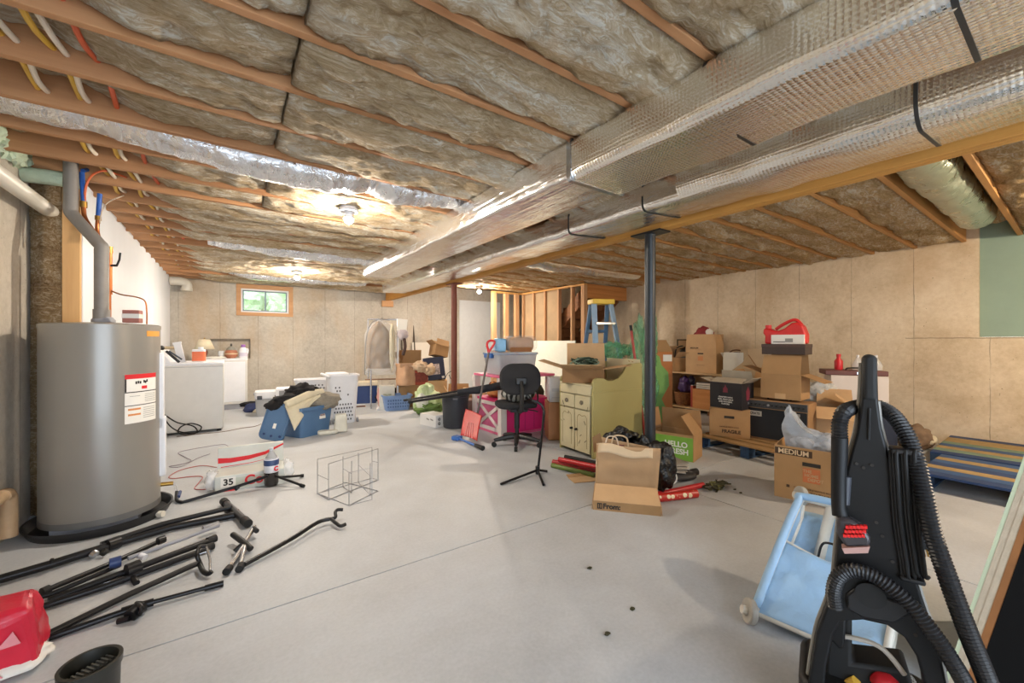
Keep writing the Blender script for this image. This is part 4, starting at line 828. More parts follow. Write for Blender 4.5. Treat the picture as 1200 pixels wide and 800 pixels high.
p = Zp(640, 513); o = T('pink_bag', 'translucent pink plastic bag on the floor between toy barn and cabinet', 'bag', (3.62, 4.15, 0)); P('body', B().blob((-.02, -.05, .24), (.10, .12, .26), .22, 2.2, 17, 4, flat=.002), M('bag_pink', '#cf98a0', .3, alpha=.8, var=.12, bump=.5, bscale=12, dist=.02), o, ang=180); P('knot', B().blob((-.02, -.05, .49), (.03, .03, .06), .4, 3, 4, 2), M('bag_pink', ''), o, ang=180)
# microphone stand
b0 = Zp(630, 555); o = T('microphone_stand', 'black three-legged pole stand with a bent top in front of the office chair', 'stand', b0)
P('pole', B().tube(spline([(0, 0, .0), D(634, 520, b0.x*SN+b0.y*CS)-b0, D(637, 490, 3.45)-b0, D(637, 480, 3.45)-b0, D(633, 473, 3.45)-b0, D(624, 469, 3.45)-b0], 6), .011, 10), BLKM, o)
for u, v in ((587, 567), (637, 568), (641, 552)): 
    e = Zp(u, v, .012)-b0; P('leg', B().tube([(0, 0, .035), e], .011, 8), BLKM, o); 
P('collar', B().cyl((0, 0, .0), (0, 0, .07), .02, 12), BLK, o)
# ================================================================ CABINET
cx0, cy0, crz = 3.03, 2.90, rad(-4)
CAB = M('cabinet_cream', '#c6bb98', .6, var=.1, scale=4); CABS = M('cabinet_olive', '#a29862', .55, var=.04, scale=3); SCUF = M('scuff', '#6d6350', .8)
o = T('wash_cabinet', 'old cream wooden cabinet with olive side, scrolled edge and painted backsplash', 'cabinet', (cx0, cy0, 0), crz)
W, DP, H = .56, .72, .735     # width along y, depth along x
P('body', B().box(.015, DP-.02, .03, W-.03, .03, H), CAB, o); 
for y in (0, W-.03):
    P('side_panel', B().prism([(0, 0), (DP, 0), (DP, .95), (DP-.03, .965), (DP-.20, .955), (DP-.25, .93), (DP-.30, .86), (DP-.36, .81), (DP-.44, .79), (DP-.52, .795), (.14, .82), (.06, .825), (.02, .81), (.0, .77), (.012, .735), (.0, .70)], y, y+.03), CABS, o, bev=.005)
P('side_moulding', B().box(.0, DP, -.006, .0, .668, .682), CABS, o, bev=.002)
P('front_rail', B().box(-.012, .02, .03, W-.03, .64, H+.015), CAB, o, bev=.004); P('worktop', B().box(-.02, DP-.02, .03, W-.03, H, H+.02), CAB, o, bev=.006)
for i in (0, 1):
    y0 = .035+.247*i
    d_ = P('drawer', B().box(-.018, .0, y0, y0+.236, .49, .632), CAB, o, bev=.006); P('knob', B().lathe([(.02, 0), (.024, .01), (.016, .02), (.0, .022)], 16, c=(-.018, y0+.118, .56), mat=Matrix.Rotation(-PI/2, 4, 'Y')), M('knob_floral', '#6d6250', .5, var=.5, scale=60), d_)
    dr = P('door', B().box(-.018, .0, y0, y0+.236, .04, .478), CAB, o, bev=.006); P('panel_groove', B().box(-.0195, -.017, y0+.04, y0+.045, .09, .40).box(-.0195, -.017, y0+.19, y0+.195, .09, .40).tube(spline([(-.018, y0+.0425, .40), (-.018, y0+.07, .43), (-.018, y0+.118, .42), (-.018, y0+.165, .43), (-.018, y0+.1925, .40)], 5), .003, 6), M('groove_dark', '#8c7c58', .8), dr)
    P('handle', B().cyl((-.018, y0+(.2 if i == 0 else .03), .27), (-.045, y0+(.2 if i == 0 else .03), .27), .012, 10), BLKM, dr)
b = B()
for i in range(14):
    y, z = random.uniform(.05, .5), random.uniform(.08, .62); b.cb((-.0186, y, z), (.0022, random.uniform(.004, .012), random.uniform(.015, .05)), (random.uniform(-1, 1), 0, 0))
P('scuff_marks', b, SCUF, o, label='dark scratches')
P('backsplash', B().box(DP-.02, DP, .03, W-.03, H, 1.0), CAB, o, bev=.004, label='cream back board with stencilled sprigs')
b = B()
for i in range(16):
    y, z = .17+random.gauss(0, .07), .90+random.gauss(0, .03); b.cb((DP-.021, y, z), (.002, .02, .008), (random.uniform(-1.5, 1.5), 0, 0))
P('sprig_stencil', b, M('stencil_brown', '#8d6f44', .7), o)
def cl(x, y, z=0): return V((cx0+x*math.cos(crz)-y*math.sin(crz), cy0+x*math.sin(crz)+y*math.cos(crz), z))
# open box with string lights on the cabinet
bx = cl(.17, .33, H+.021)
o = carton('open cardboard box with splayed flaps on top of the cream cabinet', bx, face(680)+rad(-6), .44, .36, .15, {'f': 168, 'b': 78, 'l': 163, 'r': 172}, CARDD, fl=.28, flmat=CARD2)
WIREG = M('wire_green', '#24382a', .5)
o = T('string_lights', 'tangled dark green string lights heaped in the open box on the cabinet', 'string lights', bx+V((0, 0, .013)), face(680))
for i in range(7):
    pts = [(.15*math.cos(t*1.1+i*2)*random.uniform(.6, 1.1), .12*math.sin(t*1.3+i)*random.uniform(.6, 1.1), .18+.04*random.random()+.04*math.sin(t+i)) for t in range(14)]
    P('strand', B().tube(spline(pts, 4), .006, 6), WIREG if i % 3 else M('wire_pale_green', '#7c9480', .5), o)
P('tangle_core', B().blob((0, 0, .09), (.2, .15, .10), .3, 3, 8, 3, flat=.002), WIREG, o, ang=180)
# things beside the cabinet
o = carton('white printed carton squeezed between the open box and the office chair', (3.36, 3.80, .46), face(650)+rad(10), .26, .2, .30, None, M('carton_grey', '#cfcfd2', .6, var=.04)); P('print', B().box(-.1, .1, -.103, -.1, .13, .17).box(-.1, .0, -.103, -.1, .05, .06), M('print_grey', '#b9bcc4', .6), o)
carton('tall peach cardboard box on the floor behind the cabinet, under the white carton', (3.40, 3.82, 0), face(650)+rad(10), .34, .3, .458, None, M('card_peach', '#c08a62', .8, var=.08))
o = T('shopping_bag', 'dark bag of greenery wedged behind the office chair', 'bag', (3.75, 4.75, 0)); P('body', B().blob((0, 0, .28), (.13, .13, .30), .25, 2.4, 27, 4, flat=.002), M('bag_dark', '#3a382e', .9, var=.4, scale=20), o, ang=180); P('handle', B().tube(spline([(-.06, 0, .52), (0, 0, .62), (.06, 0, .53)], 5), .01, 6), BLKR, o)
# ================================================================ STAIRS AND FRAMING
def studp(label, x, y, w=.04, d=.09, z1=2.29, grp='stair studs', along='y'):
    b = B().box(x, x+(d if along == 'y' else w), y, y+(w if along == 'y' else d), .04, z1)
    return solo('wall_stud', label, 'stud', b, STUD, grp, bev=.003)
SX = 5.6
for lab, y in (('front corner stud of the stair enclosure, beside the ladder', 5.60), ('doubled corner stud of the stair enclosure, just behind the front corner stud', 5.645), ('second stud of the stair enclosure from the front corner', 5.94), ('third stud of the stair enclosure from the front corner, at the edge of the panels', 6.34), ('stud between the two panels nearer the front corner', 6.78), ('stud between the two panels farther from the front corner', 7.18), ('stud at the inner corner of the stair framing', 7.58)):
    studp(lab, SX, y)
for lab, x in (('leftmost stud of the stair framing, against the white wall', 4.80), ('second stud from the left in the stair framing', 5.13), ('third stud from the left in the stair framing', 5.42)):
    studp(lab, x, 7.62, w=.10, along='x')
struct('trim_2', B().box(SX, SX+.09, 5.60, 7.70, 2.29, 2.328).box(4.80, SX, 7.62, 7.71, 2.29, 2.328), PINEY, bev=.003)
struct('trim_3', B().box(SX, SX+.09, 5.60, 7.70, 0, .04).box(4.80, SX, 7.62, 7.71, 0, .04), PINEY)
struct('trim_4', B().box(SX+.09, RX, 5.60, 5.66, 2.05, 2.328), wood('header_pine', '#c98c50', '#a86c38', 1, axis=0), bev=.003)
PANEL = M('kraft_panel', '#a48d70', .9, var=.1, scale=5, bump=.2, bscale=30)
for i, (a, c) in enumerate(((6.38, 6.78), (6.82, 7.18), (7.22, 7.58))):
    solo('insulation_batt', ['tan insulation panel in the stair studs, nearest the front corner', 'tan insulation panel in the stair studs, middle of the three', 'tan insulation panel in the stair studs, farthest from the front corner'][i], 'insulation', B().grid(lambda u, v: V((SX+.065-.015*math.sin(PI*u)+.004*noise.noise(V((u*5, v*20, i))), a+.002+(c-a-.004)*u, .042+2.245*v)), 8, 40), PANEL, solid=.02, ang=180)
DW = wood('stair_wood', '#8a5a34', '#6b4326', 1, axis=1)
o = T('staircase', 'rough wooden staircase climbing behind the stud framing', 'stairs', (0, 0, 0))
for x in (5.76, 6.72):
    P('stringer', B().prism([(0, 0), (.0, .3), (0, .3)], 0, .01) if 0 else B()._add([(x, 8.3, 0), (x, 8.7, 0), (x, 5.74, 2.32), (x, 5.74, 2.02), (x+.04, 8.3, 0), (x+.04, 8.7, 0), (x+.04, 5.74, 2.32), (x+.04, 5.74, 2.02)], [(0, 1, 2, 3), (7, 6, 5, 4), (0, 4, 5, 1), (1, 5, 6, 2), (2, 6, 7, 3), (3, 7, 4, 0)]), DW, o)
for k in range(11):
    z = .2+.19*k; y = 8.62-.245*k
    P('tread', B().box(5.80, 6.72, y-.26, y, z-.03, z), DW, o); P('riser', B().box(5.80, 6.72, y-.02, y, z-.19, z-.03), DW, o)
o = T('drywall_sheet', 'long white drywall sheet leaning on the stair studs behind the cabinet', 'drywall', (5.50, 6.05, .0), 0, rot=(0, rad(3), 0)); P('sheet', B().box(-.05, -.037, -.3, 1.95, 0, 1.215), M('sheet_white', '#d6dbd2', .7, var=.03), o); P('paper_edge', B().box(-.0505, -.0365, -.306, -.3, 0, 1.215), GREENB, o)
o = T('leaning_board', 'cream panel with orange stain leaning behind the stepladder', 'panel', (5.0, 4.72, 0), face(697), rot=(rad(-6), 0, face(697))); P('panel', B().box(-.14, .14, -.012, .012, 0, 1.34), M('panel_cream', '#e3d6bd', .7, col2='#d8b98a', scale=2.5), o); P('edge_strip', B().box(.14, .148, -.014, .014, 0, 1.34), PINEZ, o)
# ladder
struct('wall_back_panel', B().box(4.85, 6.1, BY-.035, BY-.022, 0, 2.27), M('panel_bluewhite', '#dfe3e6', .6, var=.03))  # bluish-white drywall panel on the back wall
o = T('stepladder', 'blue fibreglass stepladder with yellow top standing behind the cabinet', 'ladder', (4.36, 4.02, 0), face(712)+rad(28))
LB = M('ladder_blue', '#93b0cc', .45, var=.06); LBD = M('ladder_blue_dark', '#55799f', .45); YT = M('ladder_yellow', '#e5c24a', .5)
H = 1.78
for s in (-1, 1):
    P('front_rail', B().bar((s*.25, -.42, 0), (s*.13, -.04, H-.03), .075, .03), LB, o, bev=.004); P('rear_rail', B().bar((s*.22, .42, 0), (s*.13, .06, H-.03), .06, .028), LBD, o, bev=.004)
    P('foot', B().cb((s*.25, -.42, .015), (.07, .08, .03)), BLKR, o); P('foot', B().cb((s*.22, .42, .015), (.06, .07, .03)), BLKR, o)
    P('spreader', B().bar((s*.17, -.22, .95), (s*.17, .2, .95), .02, .006), CHR, o)
for k in range(5):
    z = .3+.29*k; t = z/(H-.03); w = .25-.12*t; y = -.42+.38*t
    P('step', B().box(-w, w, y-.045, y+.045, z-.025, z+.01), CHR, o, bev=.004)
for k in range(3):
    z = .45+.45*k; t = z/(H-.03); w = .22-.09*t; y = .42-.36*t
    P('brace', B().box(-w, w, y-.015, y+.015, z-.02, z+.02), LBD, o)
P('top_cap', B().prismz(rr(.34, .22, .03, 4), H-.05, H+.02), YT, o, bev=.01)
# broom handle and green netting
a, c = D(757, 534, 4.7), D(739, 381, 4.95); a.z = .0
o = T('broom', 'broom with red handle and black tip standing behind the cabinet', 'broom', a); d = c-a
P('handle', B().tube([d*.03, d*.955], .016, 12), M('broom_red', '#a2372f', .45), o); P('tip', B().tube([d*.95, d], .018, 12), BLKR, o); P('grey_band', B().tube([d*.42, d*.5], .0175, 12), M('band_dark', '#4a3a36', .5), o); P('head', B().cb((0, 0, .02), (.06, .24, .04), (0, 0, .5)), BLK, o, bev=.005)
NET = M('net_green', '#74c79b', .7, alpha=.36, var=.3, scale=14, bump=.8, bscale=30, dist=.03)
q = D(752, 440, 5.35)
o = T('green_netting', 'tall bundle of bright green plastic netting behind the black column', 'netting', (q.x, q.y, 0))
P('bundle', B().blob((0, 0, .68), (.17, .17, .72), .55, 2.6, 33, 5, flat=.003), NET, o, ang=180); P('spike', B().blob((.07, -.08, 1.2), (.08, .08, .36), .6, 3, 34, 5), NET, o, ang=180); P('loose_fold', B().blob((-.28, .2, 1.08), (.2, .10, .10), .8, 3.5, 36, 5), NET, o, ang=180)
for i in range(4): P('twig', B().tube([(.0+.04*i, -.05, 1.2), (.03+.06*i, -.08, 1.62-.06*i)], .004, 5), M('twig', '#7a5f44', .8), o)
q = D(777, 480, 5.5)
o = T('printed_carton', 'tall orange-brown carton with green swirl print right of the black column', 'box', (q.x, q.y, 0), face(776)+rad(20))
P('body', B().box(-.13, .13, 0, .25, 0, 1.06), M('card_orange', '#bd7741', .75, var=.06), o, bev=.004); P('flap', B()._add([(-.13, .0, 1.06), (.13, 0, 1.06), (.08, .1, 1.22), (-.1, .1, 1.22), (-.13, .006, 1.06), (.13, .006, 1.06), (.08, .106, 1.22), (-.1, .106, 1.22)], [(0, 1, 2, 3), (7, 6, 5, 4), (0, 4, 5, 1), (1, 5, 6, 2), (2, 6, 7, 3), (3, 7, 4, 0)]), CARD, o)
GS = M('swirl_green', '#7fae5e', .7, var=.1)
P('swirl', B().prism([(-.128, .1), (-.0, .1), (.06, .25), (-.02, .42), (.08, .6), (.07, .78), (-.02, .88), (-.05, 1.0), (-.128, 1.04)], -.003, .001), GS, o, smooth=False); P('label_sheet', B().box(.0, .12, -.003, .001, .93, 1.02), PAPER, o)
# ---------------------------------------------------------------- shelf unit by the right wall
o = T('shelf_unit', 'low shelf of pale boards against the right wall', 'shelf', (6.3, 0, 0))
SH = wood('shelf_board', '#d2b78e', '#bb9c70', 1, axis=1)
P('top_board', B().box(0, .42, 2.75, 4.27, .655, .68), SH, o, bev=.002); P('lower_board', B().box(0, .42, 2.75, 4.27, .075, .10), SH, o, bev=.002)
for y in (2.75, 4.245): P('end_board', B().box(.0, .42, y, y+.025, .10, .655), CARD2, o)
P('back_board', B().box(.40, .42, 2.775, 4.245, .10, .655), CARD2, o)
for y in (2.85, 3.5, 4.15): P('foot', B().box(.04, .38, y, y+.06, 0, .075), DW, o)
f = face(816)
o = carton('big moving box with lettering and raised flaps on top of the low shelf', (6.54, 3.72, .681), f+rad(-20), .48, .38, .45, {'f': 80, 'b': 95, 'r': 74, 'l': 200}, CARD2, fl=.19)
P('handle_hole', B().cb((0, -.1915, .32), (.09, .004, .022)), INK, o, bev=.008); text('MEDIUM', .035, BROWNINK, o, (-.1, -.1915, .41), bold=.001); text('MOVING BOX', .02, M('ink_faint', '#8d6b46', .8), o, (.0, -.1915, .13)); P('tape_band', B().box(-.2, .0, -.1912, -.19, .39, .392), BROWNINK, o); P('logo_square', B().cb((.0, -.191, .24), (.08, .003, .075)), M('logo_faint', '#c98a5c', .8, var=0), o)
o = T('red_bag', 'dark red bag with white patch sticking out of the big moving box', 'bag', (6.55, 3.74, 1.02), f); P('body', B().blob((0, 0, .22), (.16, .11, .20), .25, 2, 41, 4), M('bag_darkred', '#8d3033', .7), o, ang=180); P('patch', B().blob((.08, -.09, .33), (.06, .03, .06), .2, 2, 42, 3), PAPER, o, ang=180)
o = carton('open box with metal lamp parts at the left end of the low shelf', (6.52, 4.12, .681), face(787)+rad(15), .34, .32, .24, {'f': 150, 'r': 75, 'l': 160, 'b': 95}, CARD, fl=.2, flmat=CARD2); text('FRAGILE', .03, BROWNINK, o, (.06, -.1615, .05))
q = T('metal_lamp', 'grey metal lamp shade poking out of the open box on the low shelf', 'lamp', (6.46, 4.08, .70), face(787)); P('shade', B().lathe([(.02, .36), (.05, .34), (.12, .24), (.13, .2), (.12, .2), (.04, .33)], 20, c=(.03, 0, .02)), M('lamp_metal', '#6c6a66', .35, .7, var=.3), q); P('arm', B().tube(spline([(-.12, 0, .2), (-.1, 0, .36), (.0, 0, .42), (.08, 0, .36)], 6), .012, 8), BLKM, q); P('stem', B().cyl((.03, 0, -.01), (.03, 0, .3), .015, 10), BLKM, q)
q = T('framed_picture', 'small dark-edged frame standing behind the open box on the low shelf', 'picture', (6.62, 4.12, .681), face(787)); P('frame', ring(B(), -.14, .13, .30, .56, .10, .12, .025), M('frame_dark', '#5d5138', .6), q); P('backing', B().box(-.12, .11, .105, .115, .0, .54), CARD2, q)
q = T('wicker_basket', 'brown wicker basket on the lower shelf board', 'basket', (6.47, 4.04, .101)); WK = M('wicker', '#a06a3a', .7, col2='#6d4220', scale=30, stretch=(1, 1, 2.5), bump=1, bscale=50, dist=.02)
P('body', B().lathe([(.12, 0), (.16, .08), (.17, .22), (.155, .22), (.14, .08), (0, .02)], 28), WK, q); P('rim', B().tube([(.165*math.cos(a/12*PI), .165*math.sin(a/12*PI), .22) for a in range(24)], .014, 8, closed=True), WK, q)
q = T('purple_bag', 'shiny purple bag stuffed above the wicker basket on the shelf', 'bag', (6.44, 4.0, .325)); P('body', B().blob((0, 0, .12), (.11, .12, .15), .25, 2, 51, 4, flat=.001), M('purple', '#4a3566', .35, var=.3), q, ang=180); P('fold', B().blob((.02, -.1, .2), (.06, .05, .09), .3, 2, 52, 3), M('purple_dark', '#241d33', .4), q, ang=180)
q = T('cabinet_door', 'orange pine cabinet door lying upright on the lower shelf', 'cabinet door', (6.33, 3.55, .101), rad(-90)); PO = wood('pine_orange', '#d09458', '#bb7c42', 1, axis=0)
P('panel', B().box(-.25, .20, -.02, .0, 0, .32), PO, q, bev=.004); P('raised_arch', B().prism([(-.19, .05), (.14, .05), (.14, .22), (.06, .24), (-.03, .27), (-.12, .24), (-.19, .22)], -.03, -.02), PO, q, bev=.006)
q = T('red_book', 'red book standing between the wicker basket and pine door', 'book', (6.36, 3.82, .101)); P('cover', B().box(0, .2, 0, .045, 0, .36), M('book_red', '#a8412f', .6), q, bev=.003); P('pages', B().box(.004, .196, .006, .039, .004, .364), PAPER, q)
for i, (m, nm, th) in enumerate(((M('mag_grey', '#a7a59b', .5, var=.3, scale=30), 'grey', .03), (M('mag_green', '#6f7d4e', .5, var=.3, scale=30), 'green', .03), (M('mag_dark', '#5a5650', .5, var=.3), 'dark', .04))):
    z = .425+[0, .031, .062][i]; q = T('magazine_stack', '%s magazines lying over the pine door on the shelf, %s of three' % (nm, ('lowest', 'middle', 'topmost')[i]), 'magazines', (6.46, 3.56, z-.001), rad(-90+4*i)); P('cover', B().box(-.2, .17, -.11, .13, 0, th), m, q, bev=.003); P('pages', B().box(-.195, .165, -.111, -.105, .004, th-.004), PAPER, q)
# things at the end of the shelf
o = carton('white upright box with tapered top beside the big moving box', V((6.50, 3.20, 0)), face(857)+rad(-12), .30, .2, .27, {'f': 86, 'b': 70, 'l': 120, 'r': 60}, M('box_white', '#d9dbd6', .6, var=.03), fl=.08)
o.location.z = .681
q = T('brown_purse', 'brown purse sitting in the white upright box', 'bag', o.location+V((.02, 0, .0075)), face(857)); P('body', B().blob((0, .02, .2), (.12, .07, .15), .15, 2, 61, 4), M('purse', '#6d4a38', .6), q, ang=180); P('strap', B().tube(spline([(-.1, 0, .32), (-.04, 0, .37), (.06, 0, .37), (.13, 0, .3)], 6), .01, 8), M('purse', ''), q)
o = carton('greyish tan carton standing behind the white upright box', (6.52, 2.93, .681), face(873)+rad(20), .28, .28, .36, {'f': 95, 'b': 90, 'l': 100, 'r': 200}, M('card_grey', '#a9957a', .85, var=.06), fl=.05)
# ---------------------------------------------------------------- pallet with boxes and amplifier
PAL = wood('pallet_board', '#b08b5c', '#8a6a42', 1, axis=1); PALB = M('pallet_blue', '#2a4668', .8, var=.3, scale=10)
def pallet(label, loc, rz, lx, ly, mats, edge, n=7, bw_=.10):
    o = T('pallet', label, 'pallet', loc, rz)
    for i in range(n):
        x = (lx-bw_)*i/(n-1); P('deck_board', B().box(x, x+bw_, 0, ly, .115, .135), mats[i % len(mats)], o, bev=.002)
    for y in (0, ly/2-.045, ly-.09):
        P('stringer', B().box(0, lx, y, y+.09, .095, .115), edge, o)
        for x in (0, lx/2-.06, lx-.12): P('block', B().box(x, x+.12, y, y+.09, .018, .095), edge, o, bev=.004)
        P('skid', B().box(0, lx, y, y+.09, 0, .018), edge, o)
    return o
PZ = .136
pallet('wooden pallet with blue blocks under the amplifier and boxes', (4.30, 1.50, 0), rad(-5), 1.05, 1.10, (PAL,), PALB)
q = D(852, 511.5, 4.53)
o = carton('brown carton with handle hole under the black box on the pallet', (4.70, 2.37, PZ), face(852)+rad(-4), .40, .30, .31, None, CARD); P('handle_hole', B().cb((-.0, -.152, .22), (.1, .004, .028)), INK, o, bev=.01); text('FRAGILE', .05, BROWNINK, o, (.02, -.1515, .06), bold=.002); text('HANDLE WITH CARE', .02, BROWNINK, o, (.0, -.1515, .11))
BB = M('box_black', '#211f24', .6)
o = carton('black drinks carton with red emblem and open flaps on the brown carton', (4.71, 2.36, PZ+.311), face(852)+rad(-28), .36, .26, .29, {'f': 20, 'b': 75, 'l': 165, 'r': 150}, BB, fl=.13, flmat=M('flap_greyish', '#b3a691', .8))
EMB = M('emblem_red', '#762a3a', .6, var=0)
P('emblem', B().lathe([(0, 0), (.026, 0), (.026, .003), (0, .003)], 20, c=(0, -.1305, .215), mat=Matrix.Rotation(PI/2, 4, 'X')).prism([(-.03, .18), (.03, .18), (.0, .27)], -.133, -.131), EMB, o); 
for k, (s, z) in enumerate((('CRAFTED WITH', .125), ('REAL FRUIT JUICE', .10), ('AND NATURAL', .075), ('FLAVORS', .05))): text(s, .022, WINK, o, (.0, -.131, z), bold=.0005)
P('emblem', B().prism([(-.03, .1), (.03, .1), (.04, .2), (.0, .25), (-.04, .2)], -.0015, .0015, Matrix.Translation((.1805, 0, 0)) @ Matrix.Rotation(PI/2, 4, 'Z')), EMB, o)
# amplifier
AX = V((4.76, 1.93, PZ)); AZ = rad(-85)
o = T('guitar_amplifier', 'wide black guitar amplifier with tan sides on the pallet', 'amplifier', AX, AZ)
o.scale = (.88, 1, 1); P('cabinet', B().box(-.34, .34, -.0, .27, .0, .43), M('amp_tan', '#9a7650', .7, var=.08), o, bev=.008); P('grille', B().box(-.325, .325, -.012, .0, .02, .335), M('amp_grille', '#1f2226', .9, var=.2, scale=200), o, bev=.003, label='black speaker cloth')
cp = P('control_panel', B().box(-.33, .33, -.016, .0, .345, .42), M('amp_panel', '#3b3d40', .5), o, bev=.003)
for k in range(14): P('knob', B().cyl((-.29+.045*k, -.016, .38), (-.29+.045*k, -.034, .38), .012, 10), BLK if k % 5 else GRY, cp)
P('name_plate', B().box(-.29, -.14, -.0155, -.012, .25, .305), M('plate_grey', '#b5b3aa', .5, .2), o); text('CRATE', .036, INK, o, (-.215, -.0165, .277), bold=.001); P('name_plate', B().box(.2, .26, -.0155, -.012, .29, .32), GREYINK, o)
P('handle', B().tube(spline([(-.12, .13, .43), (-.1, .13, .455), (.1, .13, .455), (.12, .13, .43)], 5), .012, 8), BLKR, o)
for x in (-.3, .3):
    P('corner', B().box(x-.04, x+.04, .0, .27, -.0, .012), BLK, o)
az = PZ+.431
o = carton('brown carton with big folded-up flaps on top of the amplifier', (4.93, 1.90, az+.024), face(930)+rad(-16), .37, .3, .26, {'f': 72, 'b': 84, 'l': 160, 'r': 200}, CARD, fl=.21)
P('tape', B().box(-.05, .05, -.152, -.15, 0, .06), CARD2, o)
bz = az+.026
o = T('black_shoebox', 'dark brown flat box resting on the raised flaps above the amplifier', 'box', (4.93, 1.89, bz+.487), face(935)+rad(-15)); P('body', B().box(-.2, .2, -.11, .14, 0, .105), M('box_darkbrown', '#3d2f2b', .6), o, bev=.003); P('lid', B().box(-.203, .203, -.113, .143, .075, .11), M('box_darkbrown2', '#4a3833', .6), o, bev=.003)
o.location.z = bz+.26+.209
gz = o.location.z+.1105
o = T('gas_can', 'red plastic gas can on top of the dark brown box', 'gas can', (4.95, 1.90, gz), face(935)+rad(-12)); GR = M('gas_red', '#cf2a2c', .4)
P('tank', B().prism([(-.19, 0), (.19, 0), (.195, .1), (.16, .2), (.10, .235), (.06, .225), (.0, .17), (-.06, .145), (-.11, .15), (-.14, .17), (-.20, .175), (-.205, .12), (-.185, .09)], -.06, .10), GR, o, bev=.02, seg=3)
P('handle', B().tube(spline([(.14, .02, .2), (.08, .02, .26), (-.02, .02, .22), (-.1, .02, .16)], 6), .018, 10), GR, o); P('cap', B().cyl((-.17, .02, .17), (-.17, .02, .21), .03, 14), GR, o)
o = T('white_carton', 'small white box standing in front of the red gas can', 'box', (4.90, 1.86, gz), face(935)+rad(-12)); P('body', B().box(-.15, .15, -.03, .015, 0, .1), PAPER, o, bev=.002); P('print', B().box(-.02, .05, -.0315, -.03, .02, .06), GREYINK, o); P('line_print', B().box(-.13, -.02, -.0315, -.03, .02, .028), INK, o)
# behind and beside the amplifier
o = carton('open tan carton with flared flaps behind the amplifier, left of the flap box', (5.66, 2.38, 0), face(890)+rad(-15), .42, .34, .62, {'f': 150, 'b': 110, 'l': 120, 'r': 65}, CARD, fl=.24)
carton('plain brown carton wedged between the black box and tan flared carton', (5.82, 2.80, 0), face(878)+rad(-10), .36, .3, .66, None, CARDD)
o = T('brown_sheet', 'pointed scrap of grey cardboard standing behind the tan flared carton', 'cardboard', (5.9, 2.75, 0), face(888), rot=(rad(-8), 0, face(888))); P('sheet', B().prism([(-.2, 0), (.2, 0), (.2, .72), (.02, 1.02), (-.06, .9), (-.2, .78)], -.006, .006), M('card_grey', ''), o); P('torn_edge', B().bar((.02, -.004, 1.02), (.2, -.004, .72), .012), CARDD, o)
o = carton('tan carton with one long raised flap on the floor right of the amplifier', (5.26, 1.56, PZ), face(965)+rad(0), .32, .3, .38, {'f': 210, 'b': 130, 'r': 38, 'l': 190}, CARD2, fl=.2)
o = carton('white appliance carton on the dark bin behind the amplifier', (5.85, 1.55, .42), face(985)+rad(12), .5, .34, .40, None, M('carton_pinkish', '#d3c9c1', .6, var=.03)); P('mark', B().box(.1, .14, -.173, -.17, .3, .34), M('mark_brown', '#8d7a6d', .6, var=0), o)
q = T('brown_case', 'flat maroon case lying on the white appliance carton', 'case', (5.85, 1.55, .821), face(985)+rad(12)); P('body', B().box(-.3, .25, -.17, .17, 0, .055), M('maroon', '#6d4540', .6), q, bev=.008); P('clasp', B().box(-.02, .02, -.178, -.17, .015, .04), CHR, q); P('handle', B().tube(spline([(-.1, -.1, .055), (-.08, -.1, .08), (.08, -.1, .08), (.1, -.1, .055)], 5), .008, 8), BLKR, q)
q = T('red_jug', 'small red cap and bottles standing on the maroon case', 'bottle', (5.72, 1.66, .877)); P('bottle', B().lathe([(.035, 0), (.04, .02), (.04, .1), (.02, .13), (.018, .15)], 14), RED, q); P('cap', B().cyl((0, 0, .15), (0, 0, .18), .022, 12), RED, q)
for i, (x, y) in enumerate(((5.85, 1.52), (5.93, 1.38))):
    q = T('plastic_bottle', ['clear plastic bottle on the maroon case, left of its twin', 'clear plastic bottle on the maroon case, right of its twin'][i], 'bottle', (x, y, .877)); P('bottle', B().lathe([(.05, 0), (.055, .06), (.03, .11), (.012, .15), (.0, .16)], 14), CLEARW, q); P('cap', B().cyl((0, 0, .14), (0, 0, .17), .014, 10), WHT, q)
q = T('bubble_wrap', 'clump of clear plastic wrap between the flap box and white carton', 'plastic wrap', (5.56, 1.78, 0), face(965)); P('folds', B().blob((0, 0, .55), (.16, .12, .20), .3, 2.5, 71, 4), M('wrap_shiny', '#d6d8d6', .15, alpha=.75, bump=1, bscale=14, dist=.04, var=.15), q, ang=180); P('bundle_base', B().blob((0, 0, .2), (.14, .12, .22), .2, 2, 72, 4, flat=.002), M('wrap_shiny', ''), q, ang=180)
o = T('dark_bin', 'dark navy plastic bin under the white appliance carton', 'storage bin', (5.85, 1.52, 0), face(985)+rad(12)); P('body', tub(.62, .44, .39, .04, .9), M('bin_navy', '#262c3d', .5), o); P('lid', B().prismz(rr(.65, .47, .05, 5), .385, .419), M('bin_navy2', '#343b4e', .5), o, bev=.008)
q = T('grey_bundle', 'brown and white rags on the floor by the wall, right of the dark bin', 'rags', (6.3, 1.15, 0)); P('folds', B().blob((0, 0, .12), (.22, .15, .14), .3, 2, 73, 4, flat=.002), M('rag_brown', '#7a6450', .95, var=.3), q, ang=180); P('pale_piece', B().blob((.08, -.1, .1), (.14, .08, .06), .3, 2, 74, 3, flat=.002), CLOTHC, q, ang=180)
